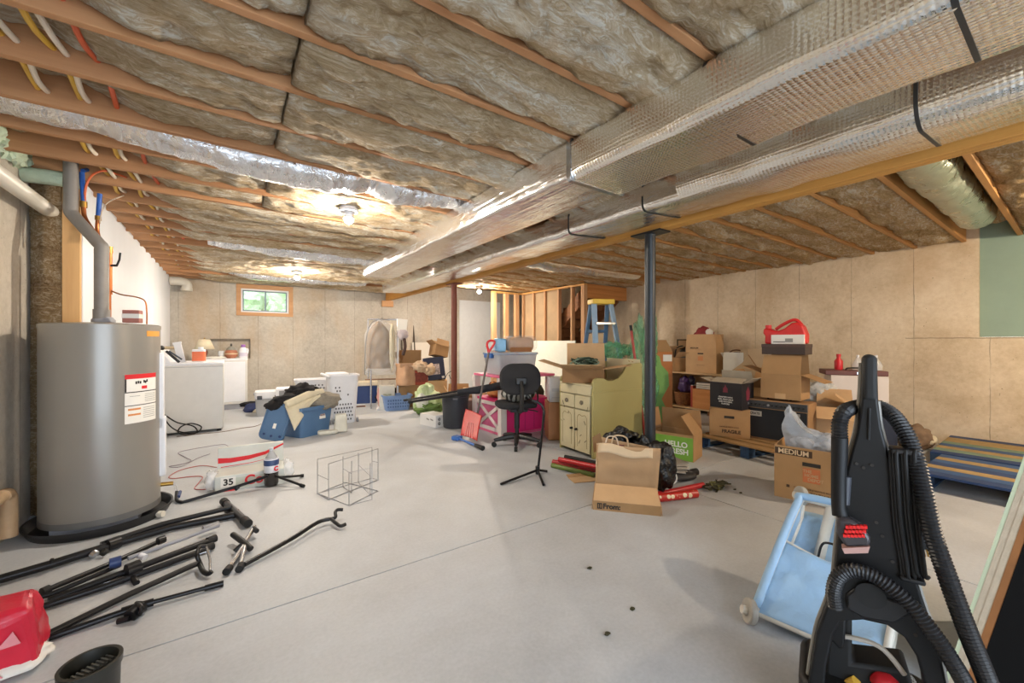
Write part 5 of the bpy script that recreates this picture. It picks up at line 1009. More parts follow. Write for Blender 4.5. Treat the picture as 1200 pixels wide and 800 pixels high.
# moving box in front, with plastic bag
mrz = rad(-79); mo = V((3.52, 1.21, 0)); md = .40
o = carton('medium moving box with orange logo and handle hole in front of the pallet', mo+V((math.sin(-mrz)*md/2, math.cos(mrz)*md/2, 0)), mrz, .42, md, .40, {'f': -80, 'b': -80, 'l': -80, 'r': -80}, M('moving_card', '#b08a5f', .85, var=.06, scale=5, bump=.08, bscale=90), fl=.03)
yf = -md/2-.0015
P('name_band', B().box(-.205, .03, yf-.0005, yf+.001, .335, .385), BROWNINK, o); text('MEDIUM', .052, M('band_text', '#e0c8a4', .7, var=0), o, (-.087, yf-.001, .359), bold=.001)
P('handle_hole', B().cb((.025, yf, .285), (.11, .004, .028)), INK, o, bev=.01)
P('logo_square', B().cb((.025, yf, .205), (.105, .003, .105)), M('logo_orange', '#c9764a', .8, var=.05), o)
for k, s in enumerate(('THE', 'HOME', 'DEPOT')): text(s, .03, CARD2, o, (.0+.025*k, yf-.002, .235-.03*k), (PI/2, rad(-45) if 0 else 0, 0), bold=.001)
text('CLEAR, DURABLE MOVING BOX', .016, BROWNINK, o, (.03, yf-.001, .10)); text('18 in x 18 in x 16 in', .016, BROWNINK, o, (.08, yf-.001, .078)); P('small_mark', B().cb((-.12, yf, .1), (.02, .002, .02)), BROWNINK, o)
q = T('plastic_bag', 'crumpled clear plastic bag sticking out of the medium moving box', 'bag', mo+V((.18, .02, .007)), mrz)
PBG = M('bag_clear', '#c9d3e0', .22, alpha=.55, var=.12, scale=7, bump=1, bscale=8, dist=.06)
P('folds', B().blob((-.0, 0, .30), (.17, .15, .20), .25, 1.2, 81, 5).prism([(-.17, .36), (-.185, .5), (-.165, .64), (-.13, .62), (-.07, .52), (.02, .46), (.07, .50), (.13, .47), (.17, .38)], -.07, .07), PBG, q, ang=180)
P('twisted_top', B().blob((-.155, -.02, .63), (.025, .04, .06), .3, 2, 84, 3), PBG, q, ang=180)
for s_ in q.children: bmd = s_.modifiers.new('s', 'SUBSURF'); bmd.subdivision_type = 'SIMPLE'; bmd.levels = bmd.render_levels = 2 if s_.name.startswith('folds') else 1; tx_ = bpy.data.textures.new('bagc', 'CLOUDS'); tx_.noise_scale = .10; bmd = s_.modifiers.new('d', 'DISPLACE'); bmd.texture = tx_; bmd.strength = .06
# green-fronted box by the column
hb = Zp(806, 540)
o = carton('green-fronted meal kit box with open flaps right of the black column', (3.86, 2.50, 0), rad(-75), .42, .30, .26, {'f': -70, 'b': 82, 'r': 55, 'l': 100}, CARD, fl=.22)
P('green_front', B().box(-.205, .205, -.153, -.15, .004, .235), M('kit_green', '#77a83c', .7, var=.04), o); text('HELLO', .075, WINK, o, (.04, -.154, .155), bold=.002); text('FRESH', .075, WINK, o, (.06, -.154, .085), bold=.002)
# blue pallets by the right wall
PB1 = M('paint_blue', '#31507a', .7, var=.25, scale=4); PB2 = M('paint_navy', '#233c66', .7, var=.2, scale=4); PB3 = M('bare_board', '#9c8458', .8, var=.2); PB4 = M('paint_green', '#6f8573', .8, var=.2)
pallet('blue painted pallet on the floor behind the vacuum, nearer the camera', (4.60, -.45, 0), rad(-1), .90, 1.28, (PB2, PB1, PB3, PB2, PB1, PB3, PB1), PALB, 7, .125)
pallet('weathered blue and tan pallet against the right wall', (5.60, -.50, 0), rad(1), 1.15, 1.40, (PB2, PB4, PB3, PB1, PB4, PB3, PB3), PALB, 8, .135)
# ================================================================ MIDDLE FLOOR
# paper grocery bag, open flat carton and things around
brz = face(735)+rad(-2)
pc = Zp(735, 588); fc = V((2.34, 1.93, 0))
rz = math.atan2(1.69-2.035, 2.43-2.13)
c0 = V((2.13, 2.035, 0)); ux = V((math.cos(rz), math.sin(rz), 0)); uy = V((-math.sin(rz), math.cos(rz), 0))
o = carton('open low carton marked with printed lettering in front of the paper bag', c0+ux*.225+uy*.19, rz, .46, .38, .065, {'f': 24, 'l': 265, 'r': 265, 'b': 120}, CARD, fl=.17, flmat=CARD2)
text('From:', .05, INK, o, (-.10, -.1915, .032), bold=.002); P('symbol', ring(B(), -.2, -.165, .012, .052, -.1915, -.19, .007).box(-.187, -.178, -.1915, -.19, .015, .05), INK, o)
KR = M('kraft_bag', '#b4926c', .85, var=.07, scale=6, bump=.35, bscale=8, dist=.02); KRL = M('kraft_bag_light', '#cdb594', .85, var=.05)
pb = c0+ux*.225+uy*.29
o = T('paper_bag', 'big brown paper grocery bag slumped open in the low carton', 'bag', (pb.x, pb.y, .008), rz+rad(-3), rot=(rad(-8), rad(3), rz-rad(3)))
def bagw(k, i, n, z):
    return 0
def bag_face(x0, x1, y, top, lean, seed):
    def fn(u, v): 
        z = v*(top[0]*(1-u)+top[1]*u); return V((x0+(x1-x0)*u+lean*v*(1 if u > .5 else -1)*.3, y+.018*noise.noise(V((u*4, v*4, seed)))-.02*math.sin(PI*u)*v, z))
    return fn
W2, D2 = .22, .08
P('front_panel', B().grid(bag_face(-W2, W2, -D2, (.37, .40), .05, 1), 18, 16), KR, o, solid=.004, ang=180); P('back_panel', B().grid(bag_face(-W2, W2, D2, (.42, .38), .03, 2), 18, 16), KR, o, solid=.004, ang=180)
for s, m in ((-1, KRL), (1, KR)):
    P('side_panel', B().grid(lambda u, v: V((s*W2+s*.015*v+s*-.04*math.sin(PI*u)*v, -D2+2*D2*u+.01*noise.noise(V((u*3, v*4, s))), v*.38)), 10, 16), m, o, solid=.004, ang=180)
P('bottom', B().box(-W2, W2, -D2, D2, 0, .006), KR, o); P('folded_top', B().grid(lambda u, v: V((-.22+.40*u, -D2-.014-.02*v, .385-.0*u-.07*v+.01*math.sin(8*u))), 12, 4), KRL, o, solid=.004, ang=180, label='folded-over paper edge')
P('handle', B().tube(spline([(-.13, D2-.02, .36), (-.11, D2-.03, .44), (-.02, D2-.03, .44), (0, D2-.02, .37)], 6), .006, 6), KRL, o)
q = T('gift_bags', 'folded dark red paper bags inside the paper grocery bag', 'bag', (pb.x, pb.y, .02), rz); P('sheet', B().cb((-.1, .03, .2), (.16, .03, .36), (0, .08, 0)), M('bag_deepred', '#6d2c2a', .7), q, bev=.004); P('handle', B().tube(spline([(-.15, .0, .37), (-.13, -.01, .44), (-.07, -.01, .44), (-.05, .0, .37)], 6), .005, 6), M('handle_pale', '#d6c3ad', .6), q); P('tan_corner', B().prism([(-.24, .3), (-.16, .34), (-.19, .46), (-.25, .42)], .03, .036), CARDD, q)
TR = M('trash_black', '#121315', .25, var=.1, bump=1, bscale=7, dist=.08)
tb = Zp(757, 556)
o = T('trash_bag', 'shiny black trash bag slumped behind the paper bag', 'bag', (2.76, 2.20, 0)); P('body', B().blob((-.09, .07, .24), (.17, .14, .23), .25, 1.5, 91, 5, flat=.003).blob((-.02, -.10, .22), (.12, .13, .20), .28, 1.6, 94, 5, flat=.003).blob((.03, -.25, .21), (.12, .11, .20), .28, 1.5, 92, 5, flat=.003), TR, o, ang=180); P('knot', B().blob((-.05, -.02, .43), (.08, .06, .03), .4, 2, 93, 3), TR, o, ang=180)
GP = M('paper_grey', '#9a9389', .7, var=.1)
o = T('paper_stack', 'loose grey papers and a dark folder on the floor right of the paper bag', 'papers', Zp(780, 560), rz+.3)
for i in range(6): P('sheet', B().cb((.01*(i % 3), .01*(i % 2), .09+.012*i), (.30, .2, .007), (.03*(i % 2), .04, .12*i-.3)), GP if i % 2 else M('paper_dull', '#b5aca0', .7), o)
P('folder', B().blob((.06, -.03, .04), (.2, .12, .045), .15, 2, 95, 3, flat=.002), M('folder_dark', '#2d2a2a', .6), o, ang=180); P('dark_tube', B().cyl((.02, -.1, .05), (.27, -.02, .06), .03, 12), M('folder_dark', ''), o)
P('cable', B().tube(spline([(-.1, -.15, .06), (-.02, -.18, .11), (.02, -.17, .06), (-.02, -.19, .02), (-.12, -.17, .04)], 6), .006, 6), WINK, o, label='white looped cable')
mr, nt, bb_, oo = base('wrap_red_dots', .35); vo = node(nt, 'ShaderNodeTexVoronoi', i_Scale=22.0, i_Randomness=.4); nt.links.new(oo, vo.inputs['Vector']); nt.links.new(ramp(nt, vo.outputs['Distance'], [(.36, '#e0d3b4'), (.42, '#b5261f')]), bb_.inputs['Base Color'])
WR = M('wrap_red', '#b32026', .35, var=.1); WG = M('wrap_green', '#5f6f2f', .4, var=.15); CORE = M('roll_core', '#6d5138', .8)
def roll(label, a, b_, r, m, grp):
    a, b_ = V(a), V(b_); o = T('wrapping_paper_roll', label, 'wrapping paper', a, 0, grp); d = b_-a
    P('paper', B().tube([V((0, 0, 0)), d], r, 20), m, o); n = d.normalized(); P('core', B().tube([n*-.004, d+n*.004], r*.62, 16), CORE, o); return o
roll('red wrapping paper roll with cream dots, right of the paper bag', Zp(764, 584, .032), Zp(816, 578, .032), .032, mr, 'rolls by the bag')
roll('thinner plain red wrapping paper roll just behind the dotted one', Zp(768, 580, .022), Zp(824, 568, .022), .022, WR, 'rolls by the bag')
r1, r2 = Zp(648, 545, .02), Zp(706, 565, .02)
roll('green wrapping paper roll lying left of the paper bag, nearest the floor edge', Zp(647, 545, .022), Zp(697, 557, .022), .022, WG, 'rolls by the cabinet')
roll('red printed wrapping paper roll beside the green one', Zp(648, 541, .024), Zp(702, 551, .024), .024, mr if 0 else M('wrap_darkred', '#8f2228', .4, col2='#b9342f', scale=30), 'rolls by the cabinet')
roll('bright red wrapping paper roll resting on the printed one', Zp(655, 538, .065), Zp(708, 549, .065), .024, WR, 'rolls by the cabinet')
roll('black wrapping paper roll resting nearest the cabinet doors', Zp(662, 535, .075), Zp(712, 545, .075), .02, BLKR, 'rolls by the cabinet')
p = Zp(682, 562); o = T('cardboard_piece', 'small flat piece of tan cardboard on the floor left of the paper bag', 'cardboard', p, rz+.5); P('sheet', B().box(-.10, .14, -.07, .07, .001, .007), CARD2, o); P('flap', B().cb((.0, .09, .012), (.2, .05, .004), (.2, 0, 0)), CARD, o)
o = T('dried_greenery', 'small tangle of dried garland on the floor right of the wrapping rolls', 'garland', Zp(840, 572)); GD = M('garland_dark', '#3d3a24', .9, var=.4, scale=40); GL = M('garland_leaf', '#6b6a3a', .8, var=.4)
for k in range(5): P('vine', B().tube(spline([(random.uniform(-.14, .12), random.uniform(-.06, .06), random.uniform(.006, .05)) for _ in range(7)], 5), .006, 6), GD, o)
for k in range(26):
    P('leaf', B().cb((random.gauss(.0, .07), random.gauss(0, .035), random.uniform(.01, .05)), (.035, .016, .003), (random.uniform(-.6, .6), random.uniform(-.6, .6), random.uniform(0, 6))), GL if k % 3 else GD, o)
for i, (u, v) in enumerate(((861, 573), (868, 577), (712, 742), (691, 665), (741, 713))):
    solo('debris', ['small dry leaf right of the garland, nearer to it', 'small dry leaf farthest right of the garland', 'tiny crumb on the floor at the bottom centre', 'tiny leaf scrap on the bare floor in front of the low carton', 'tiny dark scrap on the floor below the low carton'][i], 'debris', B().blob(Zp(u, v, .005), (.014, .01, .005), .4, 3, i, 2), GD)
# ================================================================ LEFT FOREGROUND: STANDS AND POLES
def P3(u, v, z): return Zp(u, v, z)
def stand(label, loc, name='stand', cat='stand', grp=None): return T(name, label, cat, loc, 0, grp)
def tb_(o, nm, pts, r, m=BLKM, n=0, seg=10): 
    L = o.location; pts = [V(p)-L for p in pts]; return P(nm, B().tube(spline(pts, n) if n else pts, r, seg), m, o)
L0 = P3(270, 600, .0); o = stand('long folded black stand with a crossbar foot, farthest of the floor poles', L0)
tb_(o, 'main_tube', [P3(-40, 690, .03), P3(60, 661, .03), P3(135, 637, .03)], .022); tb_(o, 'upper_tube', [P3(118, 638, .04), P3(190, 614, .045), P3(272, 594, .045)], .016); tb_(o, 'second_tube', [P3(125, 640, .025), P3(200, 618, .025), P3(276, 603, .025)], .02)
tb_(o, 'clutch', [P3(126, 639, .035), P3(140, 634, .035)], .034); tb_(o, 'crossbar', [P3(263, 588, .03), P3(289, 612, .03)], .022); tb_(o, 'end_cap', [P3(286, 609, .03), P3(291, 613.5, .03)], .027, BLKR); tb_(o, 'end_cap', [P3(262, 587, .03), P3(265, 590, .03)], .027, BLKR); tb_(o, 'second_crossbar', [P3(266, 597, .025), P3(277, 600, .025)], .022); tb_(o, 'pin', [P3(60, 659, .05), P3(61, 655, .07)], .008)
tb_(o, 'knob', [P3(108, 648, .03), P3(112, 650, .02)], .02, CHR); tb_(o, 'knob', [P3(120, 646, .035), P3(124, 648, .02)], .018, BLKR)
L0 = P3(150, 660, 0); o = stand('bundle-like folded tripod stand in the middle of the floor poles, with clutch knobs', L0)
tb_(o, 'leg', [P3(50, 693, .03), P3(130, 660, .03), P3(187, 634, .03)], .013); tb_(o, 'leg', [P3(56, 704, .02), P3(120, 680, .025), P3(250, 632, .03)], .016); tb_(o, 'leg', [P3(45, 712, .02), P3(120, 688, .02), P3(248, 641, .02)], .015); tb_(o, 'leg', [P3(0, 712, .02), P3(60, 696, .02), P3(140, 662, .03)], .012)
tb_(o, 'inner_tube', [P3(150, 654, .055), P3(215, 631, .055), P3(256, 615, .055)], .011, GRY); tb_(o, 'thin_rod', [P3(100, 690, .012), P3(170, 668, .012), P3(246, 645, .012)], .006, CHR)
tb_(o, 'clutch', [P3(148, 670, .04), P3(164, 664, .04)], .038); tb_(o, 'clutch', [P3(128, 661, .05), P3(142, 657, .05)], .028, NAVY); tb_(o, 'clamp', [P3(185, 634, .05), P3(193, 631, .05)], .022); tb_(o, 'foot', [P3(49, 694, .03), P3(58, 690, .03)], .021, BLKR); tb_(o, 'foot', [P3(243, 634, .03), P3(253, 630, .03)], .022, BLKR); tb_(o, 'foot', [P3(240, 643, .022), P3(250, 639, .022)], .021, BLKR); tb_(o, 'knob', [P3(163, 650, .05), P3(170, 653, .04)], .016, WHT); tb_(o, 'wing_nut', [P3(155, 675, .02), P3(160, 683, .01)], .014); tb_(o, 'top_fitting', [P3(238, 620, .045), P3(256, 614, .045)], .02, GRY)
L0 = P3(60, 742, 0); o = stand('black boom pole ending in an open ring hook, below the folded tripod', L0)
tb_(o, 'pole', [P3(58, 742, .014), P3(150, 697, .02), P3(222, 664, .03), P3(234, 659, .03)], .014); tb_(o, 'ring_hook', [P3(234, 659, .03), P3(231, 650, .07), P3(234, 641, .085), P3(242, 640, .08)], .010, n=5); tb_(o, 'ring_hook', [P3(234, 660, .03), P3(238, 669, .025), P3(244, 672, .02), P3(248, 669, .03)], .012, n=5); tb_(o, 'clasp', [P3(242, 641, .08), P3(246, 655, .05), P3(246, 668, .025)], .006, CHR)
L0 = P3(60, 748, 0); o = stand('lowest flat black bar on the floor with a clamp in its middle', L0)
tb_(o, 'bar', [P3(58, 747, .012), P3(140, 718, .02), P3(150, 715, .02)], .013); tb_(o, 'upper_bar', [P3(140, 718, .02), P3(180, 705, .02), P3(262, 683, .014)], .010); tb_(o, 'sleeve', [P3(142, 716.5, .02), P3(180, 705, .02)], .017); cl_ = tb_(o, 'clamp', [P3(152, 722, .02), P3(166, 710, .03)], .028); tb_(o, 'lever', [P3(152, 724, .015), P3(138, 728, .008)], .012); tb_(o, 'clamp_ring', [P3(160, 706, .045), P3(166, 712, .05), P3(164, 720, .02)], .008, n=4); tb_(o, 'end_sleeve', [P3(240, 689, .015), P3(262, 683, .015)], .014)
L0 = P3(283, 665, 0); o = stand('black pole with a curved fork hook and short chrome crossed feet', L0)
tb_(o, 'pole', [P3(287, 661, .02), P3(340, 632, .03), P3(372, 612, .035), P3(386, 608, .035)], .013, n=4); tb_(o, 'fork', [P3(386, 608, .035), P3(393, 606, .04), P3(393, 600, .06), P3(396, 597, .065), P3(402, 597, .06)], .011, n=5); tb_(o, 'fork', [P3(388, 608, .035), P3(394, 613, .03), P3(399, 616, .022), P3(405, 614, .022)], .011, n=5)
o = stand('short chrome crossed-tube base with black caps beside the fork pole', P3(283, 645, 0)); tb_(o, 'chrome_tube', [P3(267, 668, .02), P3(285, 640, .03), P3(298, 617, .045)], .013, CHR); tb_(o, 'chrome_tube', [P3(281, 666, .016), P3(287, 640, .03)], .013, CHR); tb_(o, 'rubber_cap', [P3(265, 670, .02), P3(269, 665, .02)], .019, BLKR); tb_(o, 'rubber_cap', [P3(280, 667, .018), P3(283, 662, .018)], .019, BLKR); tb_(o, 'cross_grip', [P3(273, 626, .05), P3(284, 634, .045), P3(294, 643, .02)], .016, BLK); tb_(o, 'cross_grip', [P3(275, 646, .015), P3(284, 638, .04)], .015, BLK); tb_(o, 'top_cap', [P3(297, 619, .045), P3(301, 622, .045)], .014, BLKR)
o = stand('thin black stand with hooked end and two feet lying in front of the soda carton', P3(215, 588, 0)); tb_(o, 'pole', [P3(207, 576, .05), P3(207, 585, .02), P3(212, 588, .013), P3(222, 586, .013), P3(280, 569, .06), P3(314, 557.5, .11)], .0115, n=4); tb_(o, 'foot_bar', [P3(312, 553, .12), P3(330, 560, .07), P3(355, 569, .014)], .010); tb_(o, 'foot_bar', [P3(326, 559, .075), P3(355, 557, .014)], .010); tb_(o, 'end_cap', [P3(352, 568, .016), P3(356, 569.5, .014)], .014, BLKR); tb_(o, 'end_cap', [P3(352, 557.2, .016), P3(356, 557, .014)], .014, BLKR); tb_(o, 'bracket', [P3(205, 568, .07), P3(207, 576, .05)], .006, CHR); tb_(o, 'knob', [P3(277, 571, .055), P3(279, 573, .04)], .018); tb_(o, 'hook_tip', [P3(209, 582, .03), P3(211, 576, .04)], .012, NAVY)
# wire rack on the floor
WR_ = M('rack_wire', '#a9abb0', .3, .6, var=0); c = Zp(405, 585); o = T('wire_rack', 'empty chrome wire rack standing on the bare floor', 'rack', (c.x, c.y, 0), 0)
ax, ay = V((CS, -SN, 0)), V((SN, CS, 0)); 
def rk(u, v, z): return Zp(u, v, z)-V((c.x, c.y, 0))
def loop(u0, v0, u1, v1, h, nm='wire_frame'):
    a, b_ = rk(u0, v0, .004), rk(u1, v1, .004); up = V((0, 0, h)); P(nm, B().tube([a, a+up, b_+up, b_, a], .0032, 5), WR_, o)
loop(372, 578, 436, 560, .27); loop(385, 585, 443, 562, .27); loop(409, 592, 436, 585, .24)
for (u0, v0, u1, v1) in ((372, 578, 385, 585), (402, 570, 412, 577), (436, 560, 443, 562), (420, 565, 434, 580)):
    a, b_ = rk(u0, v0, .004), rk(u1, v1, .004); up = V((0, 0, .25)); P('cross_wire', B().tube([a, a+up], .003, 5).tube([b_, b_+up], .003, 5).tube([a, b_], .003, 5).tube([a+up*.6, b_+up*.6], .003, 5), WR_, o)
P('base_wire', B().tube([rk(372, 578, .004), rk(409, 592, .004), rk(443, 575, .004), rk(405, 565, .004)], .0035, 5, closed=True), WR_, o)
# red gift bag and black canister
RB = M('gift_red', '#c9203a', .35, var=.12, scale=8, bump=.5, bscale=9, dist=.02); RBL = M('gift_pattern', '#d98a8f', .5, var=.1)
g0 = V((-.735, 2.27, 0)); o = T('gift_bag', 'crumpled bright red bag with pale triangles in the bottom left corner', 'bag', g0, rad(10))
P('body', B().cb((-.02, 0, .115), (.34, .2, .23), (rad(6), rad(-8), 0)), RB, o, bev=.03, seg=3)
bm = bpy.data.objects[o.children[0].name]; md = bm.modifiers.new('d', 'SUBSURF'); md.subdivision_type = 'SIMPLE'; md.levels = md.render_levels = 3; tx = bpy.data.textures.new('crumple', 'CLOUDS'); tx.noise_scale = .12; md = bm.modifiers.new('e', 'DISPLACE'); md.texture = tx; md.strength = .05
for x, z, s in ((-.13, .17, 1), (-.02, .16, -1), (.08, .15, 1), (-.09, .06, 1), (.04, .05, -1)):
    P('triangle', B().prism([(x-.028, z-.02), (x+.028, z-.02), (x+.01*s, z+.03)], -.117, -.113), RBL, o, smooth=False, label='pale triangle')
P('white_tissue', B().blob((.08, -.02, .03), (.1, .09, .03), .3, 2, 98, 3, flat=.002), PAPER, o, ang=180)
cz = .30; cpos = D(106, 780, 1.13); o = T('canister', 'black plastic canister with a barred opening at the bottom left', 'canister', (cpos.x, cpos.y, 0), face(106)+.5)
P('body', B().lathe([(.052, 0), (.056, .01), (.062, .28), (.066, .285), (.067, .305), (.058, .305), (.054, .28), (.05, .24), (0, .24)], 40), M('canister_black', '#25241f', .4, var=.06), o); P('grate', B().box(-.053, .053, -.016, .016, .272, .284), M('grate_grey', '#4a4a46', .5), o)
for i in range(9): P('rib', B().cb((-.044+.011*i, 0, .2865), (.004, .03, .006)), M('grate_grey', ''), o)
P('spout', B().prism([(-.10, .268), (-.055, .262), (-.055, .30), (-.10, .285)], -.02, .02), M('canister_black', ''), o, bev=.006)
# ================================================================ VACUUM (carpet cleaner), seen from behind
vx, vy, vrz = 1.50, .37, rad(-72)
VO = V((vx, vy, 0)); VB = M('vacuum_black', '#0e0e0f', .5, var=.05, spec=.35); VG = M('vacuum_trim', '#8f8c85', .45); HB = M('hose_black', '#1c1c1e', .45, .0, var=.1)
o = T('carpet_cleaner', 'black upright carpet cleaner with hoses standing at the right, seen from behind', 'carpet cleaner', VO, vrz)
def vp(u, v): return onplane(u, v, VO, vrz)
def at(u, v, y=0): x, z = onplane(u, v, VO+V((-math.sin(vrz)*y, math.cos(vrz)*y, 0)), vrz); return V((x, y, z))
sil = [(1010, 425), (1012, 417), (1018, 414.5), (1024, 417), (1027, 425), (1028, 470), (1032, 500), (1040, 530), (1047, 560), (1055, 600), (1064, 640), (1074, 680), (1084, 712), (1096, 745), (1108, 800), (1112, 838), (1086, 838), (1080, 790), (1072, 762), (1058, 740), (1038, 726), (1010, 720), (985, 722), (976, 738), (968, 775), (964, 838), (944, 838), (948, 790), (957, 735), (968, 705), (976, 680), (980, 640), (984, 600), (989, 560), (996, 530), (1003, 505), (1008, 470)]
P('back_shell', B().prism([vp(u, v) for u, v in sil], -.03, .025), VB, o, bev=.010, seg=3)
edge = [(1010, 425), (1008, 470), (1003, 505), (996, 530), (989, 560), (984, 600), (980, 640), (976, 680), (968, 705), (957, 735), (948, 790), (944, 836)]
P('edge_trim', B().tube(spline([at(u-1, v, .01) for u, v in edge], 4), .006, 8), VG, o, label='grey edge trim')
edge2 = [(1028, 470), (1032, 500), (1040, 530), (1047, 560), (1055, 600), (1064, 640), (1074, 680), (1084, 712), (1096, 745), (1108, 800)]
P('edge_trim', B().tube(spline([at(u+1, v, .02) for u, v in edge2], 4), .005, 8), VG, o, label='grey edge trim')
hs = P('handle_grip', B().prism([vp(u, v) for u, v in ((1010, 420), (1013, 415), (1024, 415), (1027, 420), (1027, 468), (1010, 468))], -.034, .028), BLKR, o, bev=.012, seg=3)
P('rib_line', B().tube([at(1019, 478, -.033), at(1018, 515, -.033)], .003, 6), BLKR, o)
for u, v in ((1004, 543), (1012, 548), (1022, 545), (1027, 612), (1034, 628), (989, 643), (1046, 658), (973, 706), (1073, 744)): P('screw_hole', B().cyl(at(u, v, -.034), at(u, v, -.028), .0045, 10), INK, o)
sc_ = P('recess_plate', B().prism([vp(u, v) for u, v in ((990, 690), (1000, 682), (1060, 700), (1064, 712), (1046, 722), (1010, 716), (992, 706))], -.038, -.02), BLK, o, bev=.006); P('dial', B().lathe([(.030, 0), (.034, .006), (.0, .008)], 24, c=at(1020, 697, -.036), mat=Matrix.Rotation(PI/2, 4, 'X')), BLKR, sc_)
# body in front of the back frame: housing, tank, base
P('motor_housing', B().prism([vp(u, v) for u, v in ((972, 730), (1000, 728), (1000, 790), (1068, 800), (1080, 838), (964, 838))], .05, .16), BLKR, o, bev=.01); P('tank_bracket', B().prism([vp(u, v) for u, v in ((968, 724), (992, 722), (990, 760), (984, 762), (976, 752), (966, 752))], .0, .05), VB, o, bev=.006)
P('clear_tank', B().lathe([(.085, 0), (.092, .05), (.09, .12), (.07, .16), (.0, .175)], 28, c=at(1036, 846, .13), sy=.8), M('tank_clear', '#c9c4bb', .15, alpha=.35, var=0), o, ang=180); P('red_float', B().blob(at(1038, 800, .05), (.035, .03, .03), .1, 2, 5, 3), M('float_red', '#c4202a', .35), o, ang=180); P('yellow_part', B().cyl(at(994, 802, .05), at(1004, 798, .04), .014, 12), M('part_yellow', '#d0a23a', .5), o); P('white_gasket', B().tube(spline([at(966, 752, .04), at(985, 745, .04), (at(1030, 757, .04)), at(1060, 790, .04)], 6), .007, 8), M('gasket', '#b6aea2', .5), o)
zb = at(1030, 838).z
P('base', B().prismz(rr(.32, .26, .05, 5, .0, .09), .02, max(.12, zb+.03)), VB, o, bev=.015)
for s in (-1, 1): P('wheel', B().cyl((s*.15, -.02, .045), (s*.175, -.02, .045), .045, 18), BLKR, o)
def hose(nm, ctrl, r, n=10):
    sp_ = spline(ctrl, n); L = [0]
    for a, b_ in zip(sp_, sp_[1:]): L.append(L[-1]+(b_-a).length)
    st = .0042; m = int(L[-1]/st); pts = []; R = []; j = 0
    for i in range(m+1):
        s_ = i*st
        while j < len(sp_)-2 and L[j+1] < s_: j += 1
        t = (s_-L[j])/max(1e-6, L[j+1]-L[j]); pts.append(sp_[j].lerp(sp_[j+1], min(1, t))); R.append(r*(1.06 if i % 2 else .88))
    return P(nm, B().tube(pts, R, 14), HB, o, ang=12)
hose('long_hose', [at(984, 512, -.035), at(984, 496, -.035), at(990, 482, -.02), at(1006, 476, .06), at(1020, 475, .085), at(1034, 478, .07), at(1052, 493, .02), at(1070, 527, -.02), at(1082, 575, -.05), at(1093, 625, -.07), at(1110, 675, -.08), at(1132, 735, -.08), at(1158, 800, -.06), at(1168, 835, -.02)], .0195)
hose('short_hose', [at(979, 712, -.05), at(977, 692, -.055), at(984, 674, -.06), at(1002, 668, -.062), at(1030, 678, -.066), at(1062, 703, -.075), at(1094, 742, -.085), at(1122, 785, -.085), at(1146, 830, -.06)], .0185)
wd = P('hose_wand', B().tube([at(984, 512, -.035), at(983, 560, -.035), at(983, 592, -.036), at(985, 604, -.04)], [.02, .0185, .018, .02], 14), VB, o, label='rigid wand'); P('wand_clip', B().tube([at(992, 558, -.03), at(990, 590, -.03)], .012, 10), VG if 0 else M('clip_grey', '#3f4148', .4), o)
tl = P('tool_head', B().prism([vp(u, v) for u, v in ((980, 596), (994, 598), (1008, 606), (1018, 620), (1016, 629), (990, 630), (979, 614))], -.075, -.035), M('tool_clear', '#3b3739', .25), o, bev=.008); b = B()
for i in range(6):
    for j in range(3): 
        q = at(990+4.3*i+1.4*j, 627-5*j, -.078); b.cb(q, (.007, .012, .008))
P('red_bristles', b, M('bristle_red', '#d8201f', .35), tl, label='red bristles'); P('lower_lip', B().prism([vp(u, v) for u, v in ((985, 629), (1016, 627), (1014, 634), (988, 635))], -.082, -.05), M('lip_pink', '#b58f86', .4), tl)
# wrapped cord
b = B()
for i in range(9):
    u0, u1 = 1043+3.6*i, 1052+3.4*i
    y = -.035-.005*(i % 3); b.tube(spline([at(u0+4, 527, y+.02), at(u0, 531, y), at(u0+1.5, 560, y), at(u0+5, 610, y), at(u1+3, 655, y), at(u1+6, 676-(4*(i % 2)), y), at(u1+9, 676, y+.03)], 5), .0045, 7)
P('power_cord', b, BLKR, o, label='looped black power cord'); P('cord_hook', B().cb(at(1060, 528, -.02), (.06, .05, .016)), BLK, o, bev=.005); P('cord_hook', B().cb(at(1068, 676, -.02), (.05, .05, .014)), BLK, o, bev=.005)
P('plug', B().tube([at(1072, 560, -.03), at(1075, 600, -.035), at(1078, 630, -.035)], .0045, 7).tube([at(1077, 625, -.035), at(1081, 642, -.035)], [.008, .010], 8), BLKR, o); P('plug_pins', B().tube([at(1082, 643, -.035), at(1084, 652, -.035)], .0022, 5).tube([at(1085, 641, -.035), at(1088, 652, -.035)], .0022, 5), BRASS, o); P('tail_cord', B().tube(spline([at(1068, 676, -.02), at(1080, 705, -.01), at(1086, 722, .0)], 5), .0045, 7), BLKR, o)
# ---------------------------------------------------------------- folding cart with blue fabric
BF = M('cart_fabric', '#98bad9', .55, var=.07, scale=6, bump=.7, bscale=7, dist=.03); CF = M('cart_frame', '#cfcabf', .45)
A0 = V((1.84, .82, .05)); A1 = V((2.44, .86, .40)); wv_ = V((.06, -.40, 0)); up = (A1-A0).cross(wv_).normalized()
if up.z < 0: up = -up
o = T('folding_cart', 'white-framed cart with light blue fabric lying back beside the carpet cleaner', 'cart', A0)
e = (A1-A0); L_ = lambda s, w, h: e*s+wv_*w+up*h
dp = -.16
for w in (0, 1):
    P('frame_rail', B().tube(spline([L_(-.02, w, 0), L_(.35, w, .015), L_(.7, w, .012), L_(.97, w, -.01), L_(1.0, w, -.03)], 5), .013, 10), CF, o)
    P('lower_rail', B().tube([L_(.0, w, -.02), L_(.2, w, dp*.5), L_(.9, w, dp*.6), L_(1.0, w, -.03)], .011, 10), CF, o)
